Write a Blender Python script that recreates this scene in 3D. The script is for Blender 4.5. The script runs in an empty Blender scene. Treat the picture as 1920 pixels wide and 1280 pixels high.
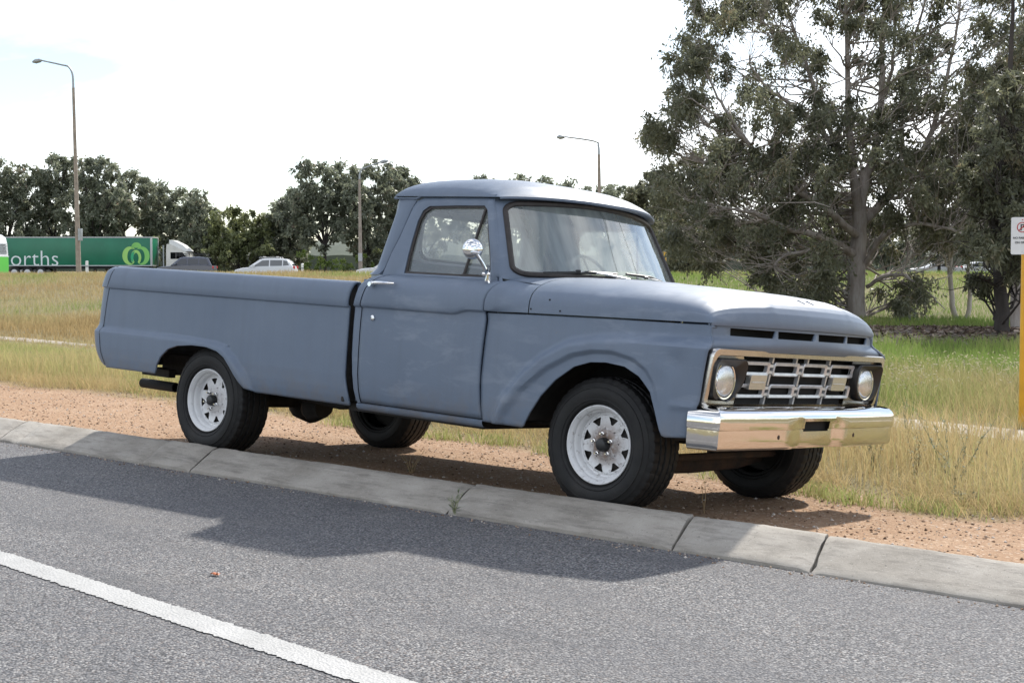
import bpy, bmesh, math, random
import numpy as np
from mathutils import Matrix, Vector
R = math.radians
rng = np.random.default_rng(7)
random.seed(7)
SC = bpy.context.scene
COL = SC.collection

# ------------------------------------------------------------------ camera
CAM = np.array([4.653, -7.048, 1.273])
FOC = 2760.54                     # focal length in pixels of a 1920 px wide picture
RW = np.array([[0.76236, 0.64715, 0.0], [-0.03274, 0.03857, 0.99872], [-0.64633, 0.76138, -0.05059]])
cd = bpy.data.cameras.new('camera'); co = bpy.data.objects.new('camera', cd); COL.objects.link(co)
cd.sensor_width = 36; cd.lens = FOC / 1920 * 36; cd.clip_start = 0.1; cd.clip_end = 4000
co.matrix_world = Matrix(((RW[0][0], RW[1][0], -RW[2][0], CAM[0]), (RW[0][1], RW[1][1], -RW[2][1], CAM[1]),
                          (RW[0][2], RW[1][2], -RW[2][2], CAM[2]), (0, 0, 0, 1)))
SC.camera = co

# ------------------------------------------------------------------ sky and sun
SUN_EL = R(40.9)
SUN_DIR = np.array([-0.28, 1.12, 1.0])           # towards the sun
SUN_AZ = math.atan2(SUN_DIR[0], SUN_DIR[1])       # from +Y towards +X
w = bpy.data.worlds.new('World'); SC.world = w; w.use_nodes = True
nt = w.node_tree; N = nt.nodes; L = nt.links; N.clear()
def nd(t, **k):
    n = N.new(t)
    for a, b in k.items(): setattr(n, a, b)
    return n
sky = nd('ShaderNodeTexSky', sky_type='NISHITA', sun_disc=False, sun_elevation=SUN_EL, sun_rotation=SUN_AZ, altitude=600,
         air_density=1.0, dust_density=.35, ozone_density=1.0)
tc = nd('ShaderNodeTexCoord'); mp = nd('ShaderNodeMapping'); mp.inputs['Scale'].default_value = (1.0, 1.0, 2.6)
mp.inputs['Location'].default_value = (7.4, -2.0, 2.2)
no = nd('ShaderNodeTexNoise'); no.inputs['Scale'].default_value = 2.2; no.inputs['Detail'].default_value = 9; no.inputs['Roughness'].default_value = .55
no.inputs['Distortion'].default_value = .4
cr = nd('ShaderNodeValToRGB'); cr.color_ramp.elements[0].position = .45; cr.color_ramp.elements[1].position = .67; cr.color_ramp.elements[0].color = (.12, .12, .12, 1)
mx = nd('ShaderNodeMix', data_type='RGBA'); mx.inputs['B'].default_value = (13.0, 13.2, 13.6, 1)
bg = nd('ShaderNodeBackground'); bg.inputs['Strength'].default_value = .104
ou = nd('ShaderNodeOutputWorld')
L.new(tc.outputs['Generated'], mp.inputs['Vector']); L.new(mp.outputs['Vector'], no.inputs['Vector'])
L.new(no.outputs['Fac'], cr.inputs['Fac']); L.new(cr.outputs['Color'], mx.inputs['Factor'])
L.new(sky.outputs['Color'], mx.inputs['A']); L.new(mx.outputs['Result'], bg.inputs['Color']); L.new(bg.outputs['Background'], ou.inputs['Surface'])
sl = bpy.data.lights.new('sun', 'SUN'); so = bpy.data.objects.new('sun', sl); COL.objects.link(so)
sl.energy = 4.2; sl.angle = R(1.5); sl.color = (1.0, .955, .88)
so.rotation_euler = Vector(tuple(SUN_DIR)).to_track_quat('Z', 'Y').to_euler(); so.location = (-10, 40, 40)
SC.view_settings.view_transform = 'Standard'; SC.view_settings.look = 'None'; SC.view_settings.gamma = 1
SC.view_settings.exposure = 0.62
try: SC.view_settings.use_curve_mapping = False
except Exception: pass
SC.render.engine = 'CYCLES'
SC.cycles.max_bounces = 8; SC.cycles.transparent_max_bounces = 16
SC.cycles.caustics_reflective = False; SC.cycles.caustics_refractive = False

# ------------------------------------------------------------------ helpers
def at(px, py, depth):
    """world point seen at a pixel of the 1920x1280 photograph, `depth` metres along the view axis"""
    d = np.array([(px - 960) / FOC, (640 - py) / FOC, 1.0]) * depth
    return CAM + d @ RW
def link(ob, parent=None):
    COL.objects.link(ob)
    if parent is not None: ob.parent = parent
    return ob
def tag(o, label, cat, group=None):
    o['label'] = label; o['category'] = cat
    if group: o['group'] = group
    return o
def empty(name, loc=(0, 0, 0), rz=0, mat=None):
    o = bpy.data.objects.new(name, None); o.empty_display_size = .2
    if mat is not None: o.matrix_world = mat
    else: o.location = loc; o.rotation_euler = (0, 0, rz)
    COL.objects.link(o); return o
def copy_tree(o, parent=None):
    c = o.copy(); COL.objects.link(c); c.parent = parent
    for ch in list(o.children): copy_tree(ch, c)
    return c
class MB:
    """collects shapes into one mesh"""
    def __init__(s): s.v = []; s.f = []
    def add(s, V, F):
        b = len(s.v); s.v += [tuple(map(float, p)) for p in V]; s.f += [tuple(i + b for i in f) for f in F]; return s
    def grid(s, P, closed_u=False, closed_v=False, flip=False, skip=None):
        P = np.asarray(P, float); n, m = P.shape[:2]; F = []
        for i in range(n if closed_u else n - 1):
            for j in range(m if closed_v else m - 1):
                if skip and skip(i, j): continue
                a, b, c, d = i * m + j, ((i + 1) % n) * m + j, ((i + 1) % n) * m + (j + 1) % m, i * m + (j + 1) % m
                F.append((d, c, b, a) if flip else (a, b, c, d))
        return s.add(P.reshape(-1, 3), F)
    def box(s, x0, x1, y0, y1, z0, z1, b=0.0):
        if b <= 0:
            V = [(x, y, z) for x in (x0, x1) for y in (y0, y1) for z in (z0, z1)]
            return s.add(V, [(0, 1, 3, 2), (4, 6, 7, 5), (0, 4, 5, 1), (2, 3, 7, 6), (0, 2, 6, 4), (1, 5, 7, 3)])
        bm = bmesh.new(); bmesh.ops.create_cube(bm, size=1)
        for v in bm.verts:
            v.co = Vector(((x0 + x1) / 2 + v.co.x * (x1 - x0), (y0 + y1) / 2 + v.co.y * (y1 - y0), (z0 + z1) / 2 + v.co.z * (z1 - z0)))
        bmesh.ops.bevel(bm, geom=bm.edges[:], offset=b, segments=2, affect='EDGES', profile=.5)
        return s.bm(bm)
    def bm(s, bm):
        bm.verts.index_update(); s.add([v.co[:] for v in bm.verts], [[v.index for v in f.verts] for f in bm.faces]); bm.free(); return s
    def tube(s, pts, r, n=8, cap=True, ell=None):
        pts = [np.array(p, float) for p in pts]; k = len(pts); rs = r if hasattr(r, '__len__') else [r] * k
        P = []; up = None
        for i in range(k):
            t = pts[min(i + 1, k - 1)] - pts[max(i - 1, 0)]; t /= np.linalg.norm(t) + 1e-12
            if up is None:
                a = np.array([0, 0, 1.]) if abs(t[2]) < .9 else np.array([1., 0, 0])
                up = a - t * (a @ t)
            else: up = up - t * (up @ t)
            up /= np.linalg.norm(up) + 1e-12; sd = np.cross(t, up)
            P.append([pts[i] + rs[i] * (math.cos(q) * up + math.sin(q) * sd * (ell or 1)) for q in np.linspace(0, 2 * math.pi, n, endpoint=False)])
        b = len(s.v); s.grid(P, closed_v=True, flip=True)
        if cap:
            s.f.append(tuple(b + j for j in range(n))); s.f.append(tuple(b + (k - 1) * n + j for j in reversed(range(n))))
        return s
    def lathe(s, prof, c, axis='y', n=32, sgn=1, cap=False):
        """prof: (r, h) along axis through c"""
        P = []
        for r, h in prof:
            row = []
            for q in np.linspace(0, 2 * math.pi, n, endpoint=False):
                a, b = r * math.cos(q), r * math.sin(q)
                row.append({'y': (c[0] + a, c[1] + sgn * h, c[2] + b), 'z': (c[0] + a, c[1] + b, c[2] + h), 'x': (c[0] + h, c[1] + a, c[2] + b)}[axis])
            P.append(row)
        return s.grid(P, closed_v=True, flip=(axis == 'y' and sgn < 0) or axis in 'xz')
    def prism(s, poly, fn, d0, d1):
        """polygon (list of (u,v)) extruded: fn(u,v,d)->xyz"""
        n = len(poly); V = [fn(u, v, d0) for u, v in poly] + [fn(u, v, d1) for u, v in poly]
        F = [tuple(range(n)), tuple(reversed(range(n, 2 * n)))] + [(i, n + i, n + (i + 1) % n, (i + 1) % n) for i in range(n)]
        return s.add(V, F)
    def ring(s, outer, inner, fn, d0, d1):
        """two loops of equal length -> solid frame"""
        n = len(outer); P = [[fn(*p, d0) for p in outer], [fn(*p, d1) for p in outer], [fn(*p, d1) for p in inner], [fn(*p, d0) for p in inner]]
        return s.grid(P, closed_u=True, closed_v=True)
    def build(s, name, mat, parent=None, smooth=True, ang=35, fix=True):
        me = bpy.data.meshes.new(name); me.from_pydata(s.v, [], s.f)
        if fix:
            bm = bmesh.new(); bm.from_mesh(me); bmesh.ops.remove_doubles(bm, verts=bm.verts, dist=1e-5)
            bmesh.ops.recalc_face_normals(bm, faces=bm.faces); bm.to_mesh(me); bm.free()
        if smooth:
            me.shade_smooth(); me.set_sharp_from_angle(angle=R(ang))
        if mat is not None: me.materials.append(mat)
        return link(bpy.data.objects.new(name, me), parent)
def np_mesh(name, V, F, mat, parent=None, smooth=False, attrs=None):
    """fast mesh from arrays; F is (n,3) or (n,4)"""
    me = bpy.data.meshes.new(name); V = np.asarray(V, np.float32); F = np.asarray(F, np.int32); k = F.shape[1]
    me.vertices.add(len(V)); me.vertices.foreach_set('co', V.ravel())
    me.loops.add(F.size); me.loops.foreach_set('vertex_index', F.ravel())
    me.polygons.add(len(F)); me.polygons.foreach_set('loop_start', np.arange(0, F.size, k, dtype=np.int32))
    for nme, arr in (attrs or {}).items():
        a = me.attributes.new(nme, 'FLOAT', 'POINT'); a.data.foreach_set('value', np.asarray(arr, np.float32))
    me.update(calc_edges=True); me.validate()
    if smooth: me.shade_smooth()
    if mat is not None: me.materials.append(mat)
    return link(bpy.data.objects.new(name, me), parent)
def sst(a, b, x):
    t = np.clip((np.asarray(x, float) - a) / (b - a), 0, 1); return t * t * (3 - 2 * t)
def rrect(x0, x1, y0, y1, r, k=5):
    """rounded rectangle loop (counter-clockwise)"""
    o = []
    for cx, cy, a in ((x1 - r, y0 + r, -90), (x1 - r, y1 - r, 0), (x0 + r, y1 - r, 90), (x0 + r, y0 + r, 180)):
        for i in range(k + 1):
            q = R(a + 90 * i / k); o.append((cx + r * math.cos(q), cy + r * math.sin(q)))
    return o
def rpoly(pts, rad, k=5):
    """polygon with rounded corners"""
    o = []; n = len(pts); pts = [np.array(p, float) for p in pts]
    for i in range(n):
        p, a, b = pts[i], pts[i - 1], pts[(i + 1) % n]; u = a - p; v = b - p; lu, lv = np.linalg.norm(u), np.linalg.norm(v); r = min(rad[i], .45 * lu, .45 * lv); s0, s1 = p + u / lu * r, p + v / lv * r
        for t in np.linspace(0, 1, k): o.append(tuple((1 - t) ** 2 * s0 + 2 * t * (1 - t) * p + t * t * s1))
    return o
def sdist(px, pz, poly):
    """signed distance (inside +) of points to a closed polygon"""
    poly = np.array(poly, float); px = np.asarray(px, float); pz = np.asarray(pz, float)
    d = np.full(px.shape, 1e9); ins = np.zeros(px.shape, bool); n = len(poly)
    for i in range(n):
        a, b = poly[i], poly[(i + 1) % n]; e = b - a
        t = np.clip(((px - a[0]) * e[0] + (pz - a[1]) * e[1]) / (e @ e + 1e-12), 0, 1)
        d = np.minimum(d, np.hypot(px - a[0] - t * e[0], pz - a[1] - t * e[1]))
        c = ((a[1] > pz) != (b[1] > pz)) & (px < (b[0] - a[0]) * (pz - a[1]) / (b[1] - a[1] + 1e-12) + a[0])
        ins ^= c
    return np.where(ins, d, -d)

# ------------------------------------------------------------------ materials
def new_mat(name):
    m = bpy.data.materials.new(name); m.use_nodes = True; t = m.node_tree
    return m, t.nodes, t.links, t.nodes['Principled BSDF']
def simple(name, col, rough=.6, metal=0.0, noise=0.0, scale=8.0, bump=0.0, bscale=60.0, col2=None, coat=0.0, spec=.5):
    m, n, l, b = new_mat(name)
    b.inputs['Base Color'].default_value = (*col, 1); b.inputs['Roughness'].default_value = rough; b.inputs['Metallic'].default_value = metal
    b.inputs['Coat Weight'].default_value = coat; b.inputs['Specular IOR Level'].default_value = spec
    tc = n.new('ShaderNodeTexCoord')
    if noise > 0 or col2:
        t = n.new('ShaderNodeTexNoise'); t.inputs['Scale'].default_value = scale; t.inputs['Detail'].default_value = 8; t.inputs['Roughness'].default_value = .6
        l.new(tc.outputs['Object'], t.inputs['Vector'])
        r = n.new('ShaderNodeValToRGB'); c2 = col2 or tuple(min(1, c * (1 + noise)) for c in col); c1 = col if col2 else tuple(c * (1 - noise) for c in col)
        r.color_ramp.elements[0].color = (*c1, 1); r.color_ramp.elements[1].color = (*c2, 1)
        r.color_ramp.elements[0].position = .35; r.color_ramp.elements[1].position = .65
        l.new(t.outputs['Fac'], r.inputs['Fac']); l.new(r.outputs['Color'], b.inputs['Base Color'])
    if bump > 0:
        t2 = n.new('ShaderNodeTexNoise'); t2.inputs['Scale'].default_value = bscale; t2.inputs['Detail'].default_value = 5
        l.new(tc.outputs['Object'], t2.inputs['Vector'])
        bp = n.new('ShaderNodeBump'); bp.inputs['Strength'].default_value = bump; bp.inputs['Distance'].default_value = .01
        l.new(t2.outputs['Fac'], bp.inputs['Height']); l.new(bp.outputs['Normal'], b.inputs['Normal'])
    return m
def ramp(n, l, src, stops):
    r = n.new('ShaderNodeValToRGB'); e = r.color_ramp.elements
    while len(e) < len(stops): e.new(.5)
    for el, (p, c) in zip(e, stops): el.position = p; el.color = (*c, 1) if hasattr(c, '__len__') else (c, c, c, 1)
    l.new(src, r.inputs['Fac']); return r.outputs['Color']
def noise(n, l, vec, scale, detail=6, rough=.55, dist=0):
    t = n.new('ShaderNodeTexNoise'); t.inputs['Scale'].default_value = scale; t.inputs['Detail'].default_value = detail
    t.inputs['Roughness'].default_value = rough; t.inputs['Distortion'].default_value = dist
    if vec is not None: l.new(vec, t.inputs['Vector'])
    return t.outputs['Fac']
def mixc(n, l, fac, a, b, mode='MIX'):
    m = n.new('ShaderNodeMix'); m.data_type = 'RGBA'; m.blend_type = mode
    for s, v in (('Factor', fac), ('A', a), ('B', b)):
        if hasattr(v, 'links') or hasattr(v, 'is_linked'): l.new(v, m.inputs[s])
        elif s == 'Factor': m.inputs[s].default_value = v
        else: m.inputs[s].default_value = (*v, 1)
    return m.outputs['Result']
def mapping(n, l, vec, scale=(1, 1, 1), loc=(0, 0, 0)):
    m = n.new('ShaderNodeMapping'); m.inputs['Scale'].default_value = scale; m.inputs['Location'].default_value = loc
    l.new(vec, m.inputs['Vector']); return m.outputs['Vector']
def bump(n, l, h, strength, dist, prev=None):
    b = n.new('ShaderNodeBump'); b.inputs['Strength'].default_value = strength; b.inputs['Distance'].default_value = dist
    l.new(h, b.inputs['Height'])
    if prev is not None: l.new(prev, b.inputs['Normal'])
    return b.outputs['Normal']

def paint_material():
    m, n, l, b = new_mat('grey_primer_paint'); o = n.new('ShaderNodeTexCoord').outputs['Object']
    base = ramp(n, l, noise(n, l, o, 1.7, 6, .6), [(.3, (.128, .164, .224)), (.7, (.150, .187, .248))])
    stre = noise(n, l, mapping(n, l, o, (14, 14, .7)), 1.0, 6, .6)                # faint vertical run marks
    base = mixc(n, l, ramp(n, l, stre, [(.45, 0), (.75, .35)]), base, (.118, .142, .185))
    pat = noise(n, l, mapping(n, l, o, (2.2, 2.2, 7.0), (3.1, 0, 1.3)), 1.6, 7, .62, .3)   # rubbed-through pale patches
    reg = noise(n, l, mapping(n, l, o, (1, 1, 1), (.4, 2, .2)), 1.1, 2, .5)
    mm = n.new('ShaderNodeMath'); mm.operation = 'MULTIPLY'
    sx = n.new('ShaderNodeSeparateXYZ'); l.new(o, sx.inputs[0])
    zone = ramp(n, l, sx.outputs['X'], [(0, 1), (1, 1)]); mr = n.new('ShaderNodeMapRange'); mr.inputs['From Min'].default_value = -1.95; mr.inputs['From Max'].default_value = -1.70; l.new(sx.outputs['X'], mr.inputs['Value'])
    mz = n.new('ShaderNodeMath'); mz.operation = 'MULTIPLY'; l.new(mr.outputs[0], mz.inputs[0]); l.new(ramp(n, l, reg, [(.40, 0), (.54, .5)]), mz.inputs[1])
    l.new(ramp(n, l, pat, [(.53, 0), (.68, 1)]), mm.inputs[0]); l.new(mz.outputs[0], mm.inputs[1])
    base = mixc(n, l, mm.outputs[0], base, (.24, .275, .335))
    rusty = noise(n, l, mapping(n, l, o, (3, 3, 3), (7, 1, 4)), 2.2, 8, .7)
    base = mixc(n, l, ramp(n, l, rusty, [(.66, 0), (.78, .35)]), base, (.21, .165, .13))
    lowz = n.new('ShaderNodeMapRange'); lowz.inputs['From Min'].default_value = .62; lowz.inputs['From Max'].default_value = .42; l.new(sx.outputs['Z'], lowz.inputs['Value'])   # road grime thrown up on the sills
    gr = n.new('ShaderNodeMath'); gr.operation = 'MULTIPLY'; l.new(lowz.outputs[0], gr.inputs[0]); l.new(ramp(n, l, noise(n, l, o, 9, 8, .7), [(.40, 0), (.66, .55)]), gr.inputs[1])
    base = mixc(n, l, gr.outputs[0], base, (.19, .155, .125))
    scr = noise(n, l, mapping(n, l, o, (1.2, 1.2, 60)), 2.2, 5, .65)
    base = mixc(n, l, ramp(n, l, scr, [(.70, 0), (.76, .35)]), base, (.24, .26, .29))
    spk = noise(n, l, o, 260, 2, .5)
    base = mixc(n, l, ramp(n, l, spk, [(.70, 0), (.76, .45)]), base, (.34, .36, .39))
    l.new(base, b.inputs['Base Color'])
    l.new(ramp(n, l, noise(n, l, o, 5, 6), [(.3, .40), (.7, .52)]), b.inputs['Roughness'])
    b.inputs['Specular IOR Level'].default_value = .36
    nn = bump(n, l, noise(n, l, o, 2.6, 3, .5), .30, .014); nn = bump(n, l, noise(n, l, o, 9, 3, .5), .12, .006, nn)
    nn = bump(n, l, noise(n, l, o, 190, 2), .05, .002, nn)
    l.new(nn, b.inputs['Normal']); return m
M = {}
M['paint'] = paint_material()
M['dark'] = simple('black_underbody', (.018, .015, .013), .8, noise=.4, scale=14)
M['rust'] = simple('rusty_steel', (.06, .032, .02), .85, col2=(.02, .016, .014), scale=10, bump=.3)
M['rubber'] = simple('seal_rubber', (.032, .026, .024), .55, noise=.3, scale=20, bump=.1)
M['chrome'] = simple('chrome', (.80, .80, .80), .06, 1.0, bump=.10, bscale=5)
M['bumper'] = simple('bumper_chrome', (.78, .76, .73), .07, 1.0, bump=.22, bscale=4)
M['silver'] = simple('silver_paint', (.60, .605, .62), .32, .45, noise=.12, scale=18, bump=.05, bscale=120)
M['alum'] = simple('brushed_surround', (.58, .56, .53), .25, 1.0, noise=.08, scale=9, bump=.08, bscale=20)
M['black'] = simple('satin_black', (.012, .012, .013), .38)
M['void'] = simple('dark_interior', (.008, .008, .008), .9)
M['gap'] = simple('gap_black', (.010, .010, .011), .8)
M['int'] = simple('cab_interior', (.30, .33, .33), .7, noise=.15, scale=5)
M['seat'] = simple('seat_vinyl', (.055, .055, .06), .5, noise=.2, scale=9)
M['plastic'] = simple('wiper_black', (.015, .015, .016), .5)
def glass_material(name, tint, dust, dcol):
    m, n, l, b = new_mat(name); n.remove(b); out = n['Material Output']
    tr = n.new('ShaderNodeBsdfTransparent'); tr.inputs['Color'].default_value = (*tint, 1)
    gl = n.new('ShaderNodeBsdfGlossy'); gl.inputs['Roughness'].default_value = .015
    lw = n.new('ShaderNodeLayerWeight'); lw.inputs['Blend'].default_value = .5      # Schlick reflectance, same from both sides
    pw = n.new('ShaderNodeMath'); pw.operation = 'POWER'; pw.inputs[1].default_value = 3.0; l.new(lw.outputs['Facing'], pw.inputs[0])
    fr = n.new('ShaderNodeMath'); fr.operation = 'MULTIPLY_ADD'; fr.inputs[1].default_value = .90; fr.inputs[2].default_value = .10; l.new(pw.outputs[0], fr.inputs[0])
    di = n.new('ShaderNodeBsdfDiffuse'); di.inputs['Color'].default_value = (*dcol, 1)
    tl = n.new('ShaderNodeBsdfTranslucent'); tl.inputs['Color'].default_value = (*dcol, 1)
    ad = n.new('ShaderNodeMixShader'); l.new(di.outputs[0], ad.inputs[1]); l.new(tl.outputs[0], ad.inputs[2]); ad.inputs[0].default_value = .5
    m1 = n.new('ShaderNodeMixShader'); l.new(tr.outputs[0], m1.inputs[1]); l.new(ad.outputs[0], m1.inputs[2])
    o = n.new('ShaderNodeTexCoord').outputs['Object']
    l.new(ramp(n, l, noise(n, l, mapping(n, l, o, (1, 9, .8)), 1.2, 5, .6), [(.3, dust * .6), (.7, dust * 1.3)]), m1.inputs[0])
    m2 = n.new('ShaderNodeMixShader'); l.new(fr.outputs[0], m2.inputs[0]); l.new(m1.outputs[0], m2.inputs[1]); l.new(gl.outputs[0], m2.inputs[2])
    l.new(m2.outputs[0], out.inputs['Surface']); return m
M['glass'] = glass_material('window_glass', (.95, .97, .96), .24, (.80, .86, .86))
M['wglass'] = glass_material('dusty_windshield_glass', (.87, .95, .93), .36, (.84, .93, .92))
M['cglass'] = glass_material('car_glass', (.25, .28, .30), .02, (.3, .3, .3))
def lens_material():
    m, n, l, b = new_mat('headlamp_lens'); b.inputs['Base Color'].default_value = (.72, .74, .76, 1); b.inputs['Metallic'].default_value = .75
    b.inputs['Roughness'].default_value = .12; b.inputs['Coat Weight'].default_value = 1.0; b.inputs['Coat Roughness'].default_value = .03
    o = n.new('ShaderNodeTexCoord').outputs['Object']
    wv = n.new('ShaderNodeTexWave'); wv.wave_type = 'BANDS'; wv.bands_direction = 'Y'; wv.inputs['Scale'].default_value = 38; l.new(o, wv.inputs['Vector'])
    l.new(bump(n, l, wv.outputs['Fac'], .5, .004), b.inputs['Normal']); return m
M['lens'] = lens_material()
M['clear'] = simple('clear_plastic', (.62, .61, .58), .18, .6, bump=.25, bscale=30, coat=.6)
def tyre_material():
    m, n, l, b = new_mat('tyre_rubber'); o = n.new('ShaderNodeTexCoord').outputs['Object']
    c = ramp(n, l, noise(n, l, o, 7, 7, .65), [(.3, (.007, .007, .008)), (.7, (.018, .0175, .017))])
    c = mixc(n, l, ramp(n, l, noise(n, l, o, 3, 5, .6), [(.55, 0), (.75, .35)]), c, (.045, .038, .033))
    l.new(c, b.inputs['Base Color']); b.inputs['Roughness'].default_value = .62; b.inputs['Specular IOR Level'].default_value = .35
    l.new(bump(n, l, noise(n, l, o, 90, 4), .25, .002), b.inputs['Normal']); return m
M['tyre'] = tyre_material()
def wheel_material(name, dirt):
    m, n, l, b = new_mat(name); tcn = n.new('ShaderNodeTexCoord'); o = tcn.outputs['Object']
    c = ramp(n, l, noise(n, l, o, 6, 6), [(.3, (.60, .60, .61)), (.7, (.74, .74, .74))])
    ln = n.new('ShaderNodeVectorMath'); ln.operation = 'LENGTH'; l.new(mapping(n, l, o, (1, 0, 1)), ln.inputs[0])
    near = ramp(n, l, ln.outputs['Value'], [(.062, 1), (.135, 0)])
    g = noise(n, l, o, 26, 8, .7)
    mm = n.new('ShaderNodeMath'); mm.operation = 'MULTIPLY'; l.new(near, mm.inputs[0]); l.new(ramp(n, l, g, [(.28, 0), (.52, dirt)]), mm.inputs[1])
    c = mixc(n, l, mm.outputs[0], c, (.16, .085, .045))
    c = mixc(n, l, ramp(n, l, noise(n, l, o, 34, 8, .75), [(.55, 0), (.67, dirt * .9)]), c, (.09, .06, .045))
    l.new(c, b.inputs['Base Color']); b.inputs['Roughness'].default_value = .4
    return m
M['rim_r'] = wheel_material('white_wheel_paint', .35)
M['rim_f'] = wheel_material('stained_white_wheel_paint', .85)

# ------------------------------------------------------------------ the pickup truck (body frame: x forward, y to its left, z up)
TB = Matrix(((0.99931, 0.00132, 0.03723, 0.0), (-0.00396, 0.99746, 0.07105, -0.008), (-0.03704, -0.07115, 0.99678, -0.12), (0, 0, 0, 1)))
def build_pickup():
    T = empty('pickup_truck', mat=TB)
    tag(T, 'old blue-grey primer pickup truck with white spoked wheels parked beside the kerb', 'pickup truck')
    P = M['paint']
    WB = -3.251
    # ---------------- pickup bed sides
    seamz = [.42, .469, .561, .708, .897, 1.027, 1.17]; seamx = [-4.335, -4.342, -4.393, -4.423, -4.403, -4.382, -4.328]
    rearz = [.42, .456, .467, .49, .552, .623, .718, .73, .76, .897, 1.022, 1.139, 1.176]
    rearx = [-4.36, -4.40, -4.44, -4.481, -4.528, -4.556, -4.572, -4.570, -4.558, -4.552, -4.540, -4.498, -4.443]
    arch = [(-4.45, .452), (-3.760, .455), (-3.748, .475), (-3.735, .512), (-3.692, .573), (-3.609, .634), (-3.512, .662), (-3.354, .677), (-3.197, .676),
            (-3.083, .656), (-3.01, .622), (-2.949, .566), (-2.872, .485), (-2.813, .439), (-2.747, .421), (-1.85, .422)]
    ax, az = np.array(arch).T
    bulge = [(-5, .735), (-3.73, .733), (-3.435, .732), (-3.148, .72), (-3.024, .70), (-2.935, .638), (-2.815, .533), (-2.74, .40), (-2.74, .2), (-5, .2)]
    def bed_y(x, z):
        y = np.interp(z, [.40, .43, .47, .52, .60, .75, .95, 1.015], [.925, .942, .955, .963, .968, .970, .969, .968])
        return y + .034 * sst(-.008, .040, sdist(x, z, bulge)) + .010 * np.exp(-((z - .745) / .02) ** 2) * 0
    up = [(.760, None), (.785, None), (.81, None), (.85, None), (.90, None), (.95, None), (.99, None), (1.008, None), (1.0165, .968), (1.0205, .984), (1.027, .9865),
          (1.06, .9865), (1.10, .984), (1.13, .977), (1.150, .966), (1.162, .952), (1.167, .938), (1.166, .920), (1.158, .908), (1.13, .903), (.95, .903), (.72, .903)]
    xs = np.unique(np.round(np.concatenate([np.linspace(-4.40, -1.893, 120), ax[1:-1]]), 4)); xs = xs[(xs >= -4.40) & (xs <= -1.893)]
    def bed_shape(x, z):
        return x + (np.interp(z, seamz, seamx) + 4.40 + .004) * (1 - sst(-4.40, -4.0, x)) + (.020 * sst(1.05, 1.167, z) - .0 + .03 * sst(.62, .44, z)) * sst(-2.1, -1.893, x)
    for s in (-1, 1):
        P_ = []
        for x in xs:
            zl = np.interp(x, ax, az); row = []
            for t in np.linspace(0, 1, 26):
                z = zl + (.745 - zl) * t; row.append((bed_shape(x, z), s * float(bed_y(x, z)), z))
            for z, y in up: row.append((bed_shape(x, z), s * float(bed_y(x, z) if y is None else y), z))
            P_.append(row)
        b = MB().grid(P_); o = b.build('bed_side', P, T, ang=28)
        so_ = o.modifiers.new('thick', 'SOLIDIFY'); so_.thickness = .014; so_.offset = 0
        # rounded rear corner piece
        C_ = []
        for z in np.concatenate([np.linspace(.462, 1.012, 24), [1.0165, 1.0205, 1.03, 1.07, 1.11, 1.135, 1.152, 1.163, 1.168]]):
            y0 = float(bed_y(-4.3, z)) if z < 1.018 else float(np.interp(z, [1.0205, 1.06, 1.10, 1.13, 1.15, 1.162, 1.168], [.985, .9865, .984, .977, .966, .952, .938]))
            xa, xb = float(np.interp(z, seamz, seamx)) - .003, float(np.interp(z, rearz, rearx))
            row = []
            for q in np.linspace(0, 1, 10):
                a = q * math.pi / 2; row.append((xa + (xb - xa) * math.sin(a), s * (y0 - .085 * (1 - math.cos(a))), z))
            row.append((xb + .002, s * (y0 - .16), z)); C_.append(row)
        top = [(-4.36 - .08 * q, s * (.938 - .03), 1.165) for q in np.linspace(0, 1, 11)]; C_.append(top)
        o = MB().grid(C_).build('bed_corner', P, T, ang=28)
        sm_ = MB()
        for za, zb_ in ((.47, 1.012), (1.024, 1.150)):
            sm_.tube([(float(np.interp(z, seamz, seamx)), s * ((float(bed_y(-4.3, z)) if z < 1.018 else float(np.interp(z, [1.0205, 1.06, 1.10, 1.13, 1.15], [.985, .9865, .984, .977, .966]))) + .0052), z) for z in np.linspace(za, zb_, 24)], .0032, 5)
        sm_.build('panel_seam', M['gap'], T)
        MB().grid([[(-4.34, s * .955, .46), (-4.34, s * .955, 1.15)], [(-4.45, s * .93, .50), (-4.45, s * .93, 1.14)]]).build('seam_backing', M['gap'], T)
    tg = []
    for z in np.linspace(.47, 1.158, 20):
        xb = float(np.interp(z, rearz, rearx)) + .006
        tg.append([(xb - .004 * (1 - (y / .84) ** 2), y, z) for y in np.linspace(-.83, .83, 12)])
    tg.append([(-4.40, y, 1.160) for y in np.linspace(-.83, .83, 12)]); tg.append([(-4.40, y, .70) for y in np.linspace(-.83, .83, 12)])
    MB().grid(tg).build('tailgate', P, T, ang=40)
    MB().box(-4.45, -1.905, -.902, .902, .69, .71).build('bed_floor', M['dark'], T)
    MB().box(-1.925, -1.900, -.962, .962, .44, 1.150, .006).build('bed_front_panel', M['dark'], T)
    # ---------------- cab lower body and doors
    def cab_rows(zlo, zc, x):
        lo = [(0, .948), (.05, .958), (.14, .967), (.3, .974), (.5, .977), (.7, .977), (.85, .975), (.93, .972), (.975, .971), (.992, .972)]
        hi = [(.02, .986), (.05, .990), (.15, .992), (.35, .991), (.55, .985), (.70, .974), (.82, .957), (.91, .936), (.965, .912), (1.0, .885), (1.003, .862)]
        return [(x, y, zlo + (zc - zlo) * f) for f, y in lo] + [(x, y, zc + (1.226 - zc) * f) for f, y in hi]
    def crease(x): return float(np.interp(x, [-1.9, -1.045, -1.01, -.965, -.92, -.7], [1.022, 1.022, 1.025, 1.040, 1.046, 1.048]))
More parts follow.
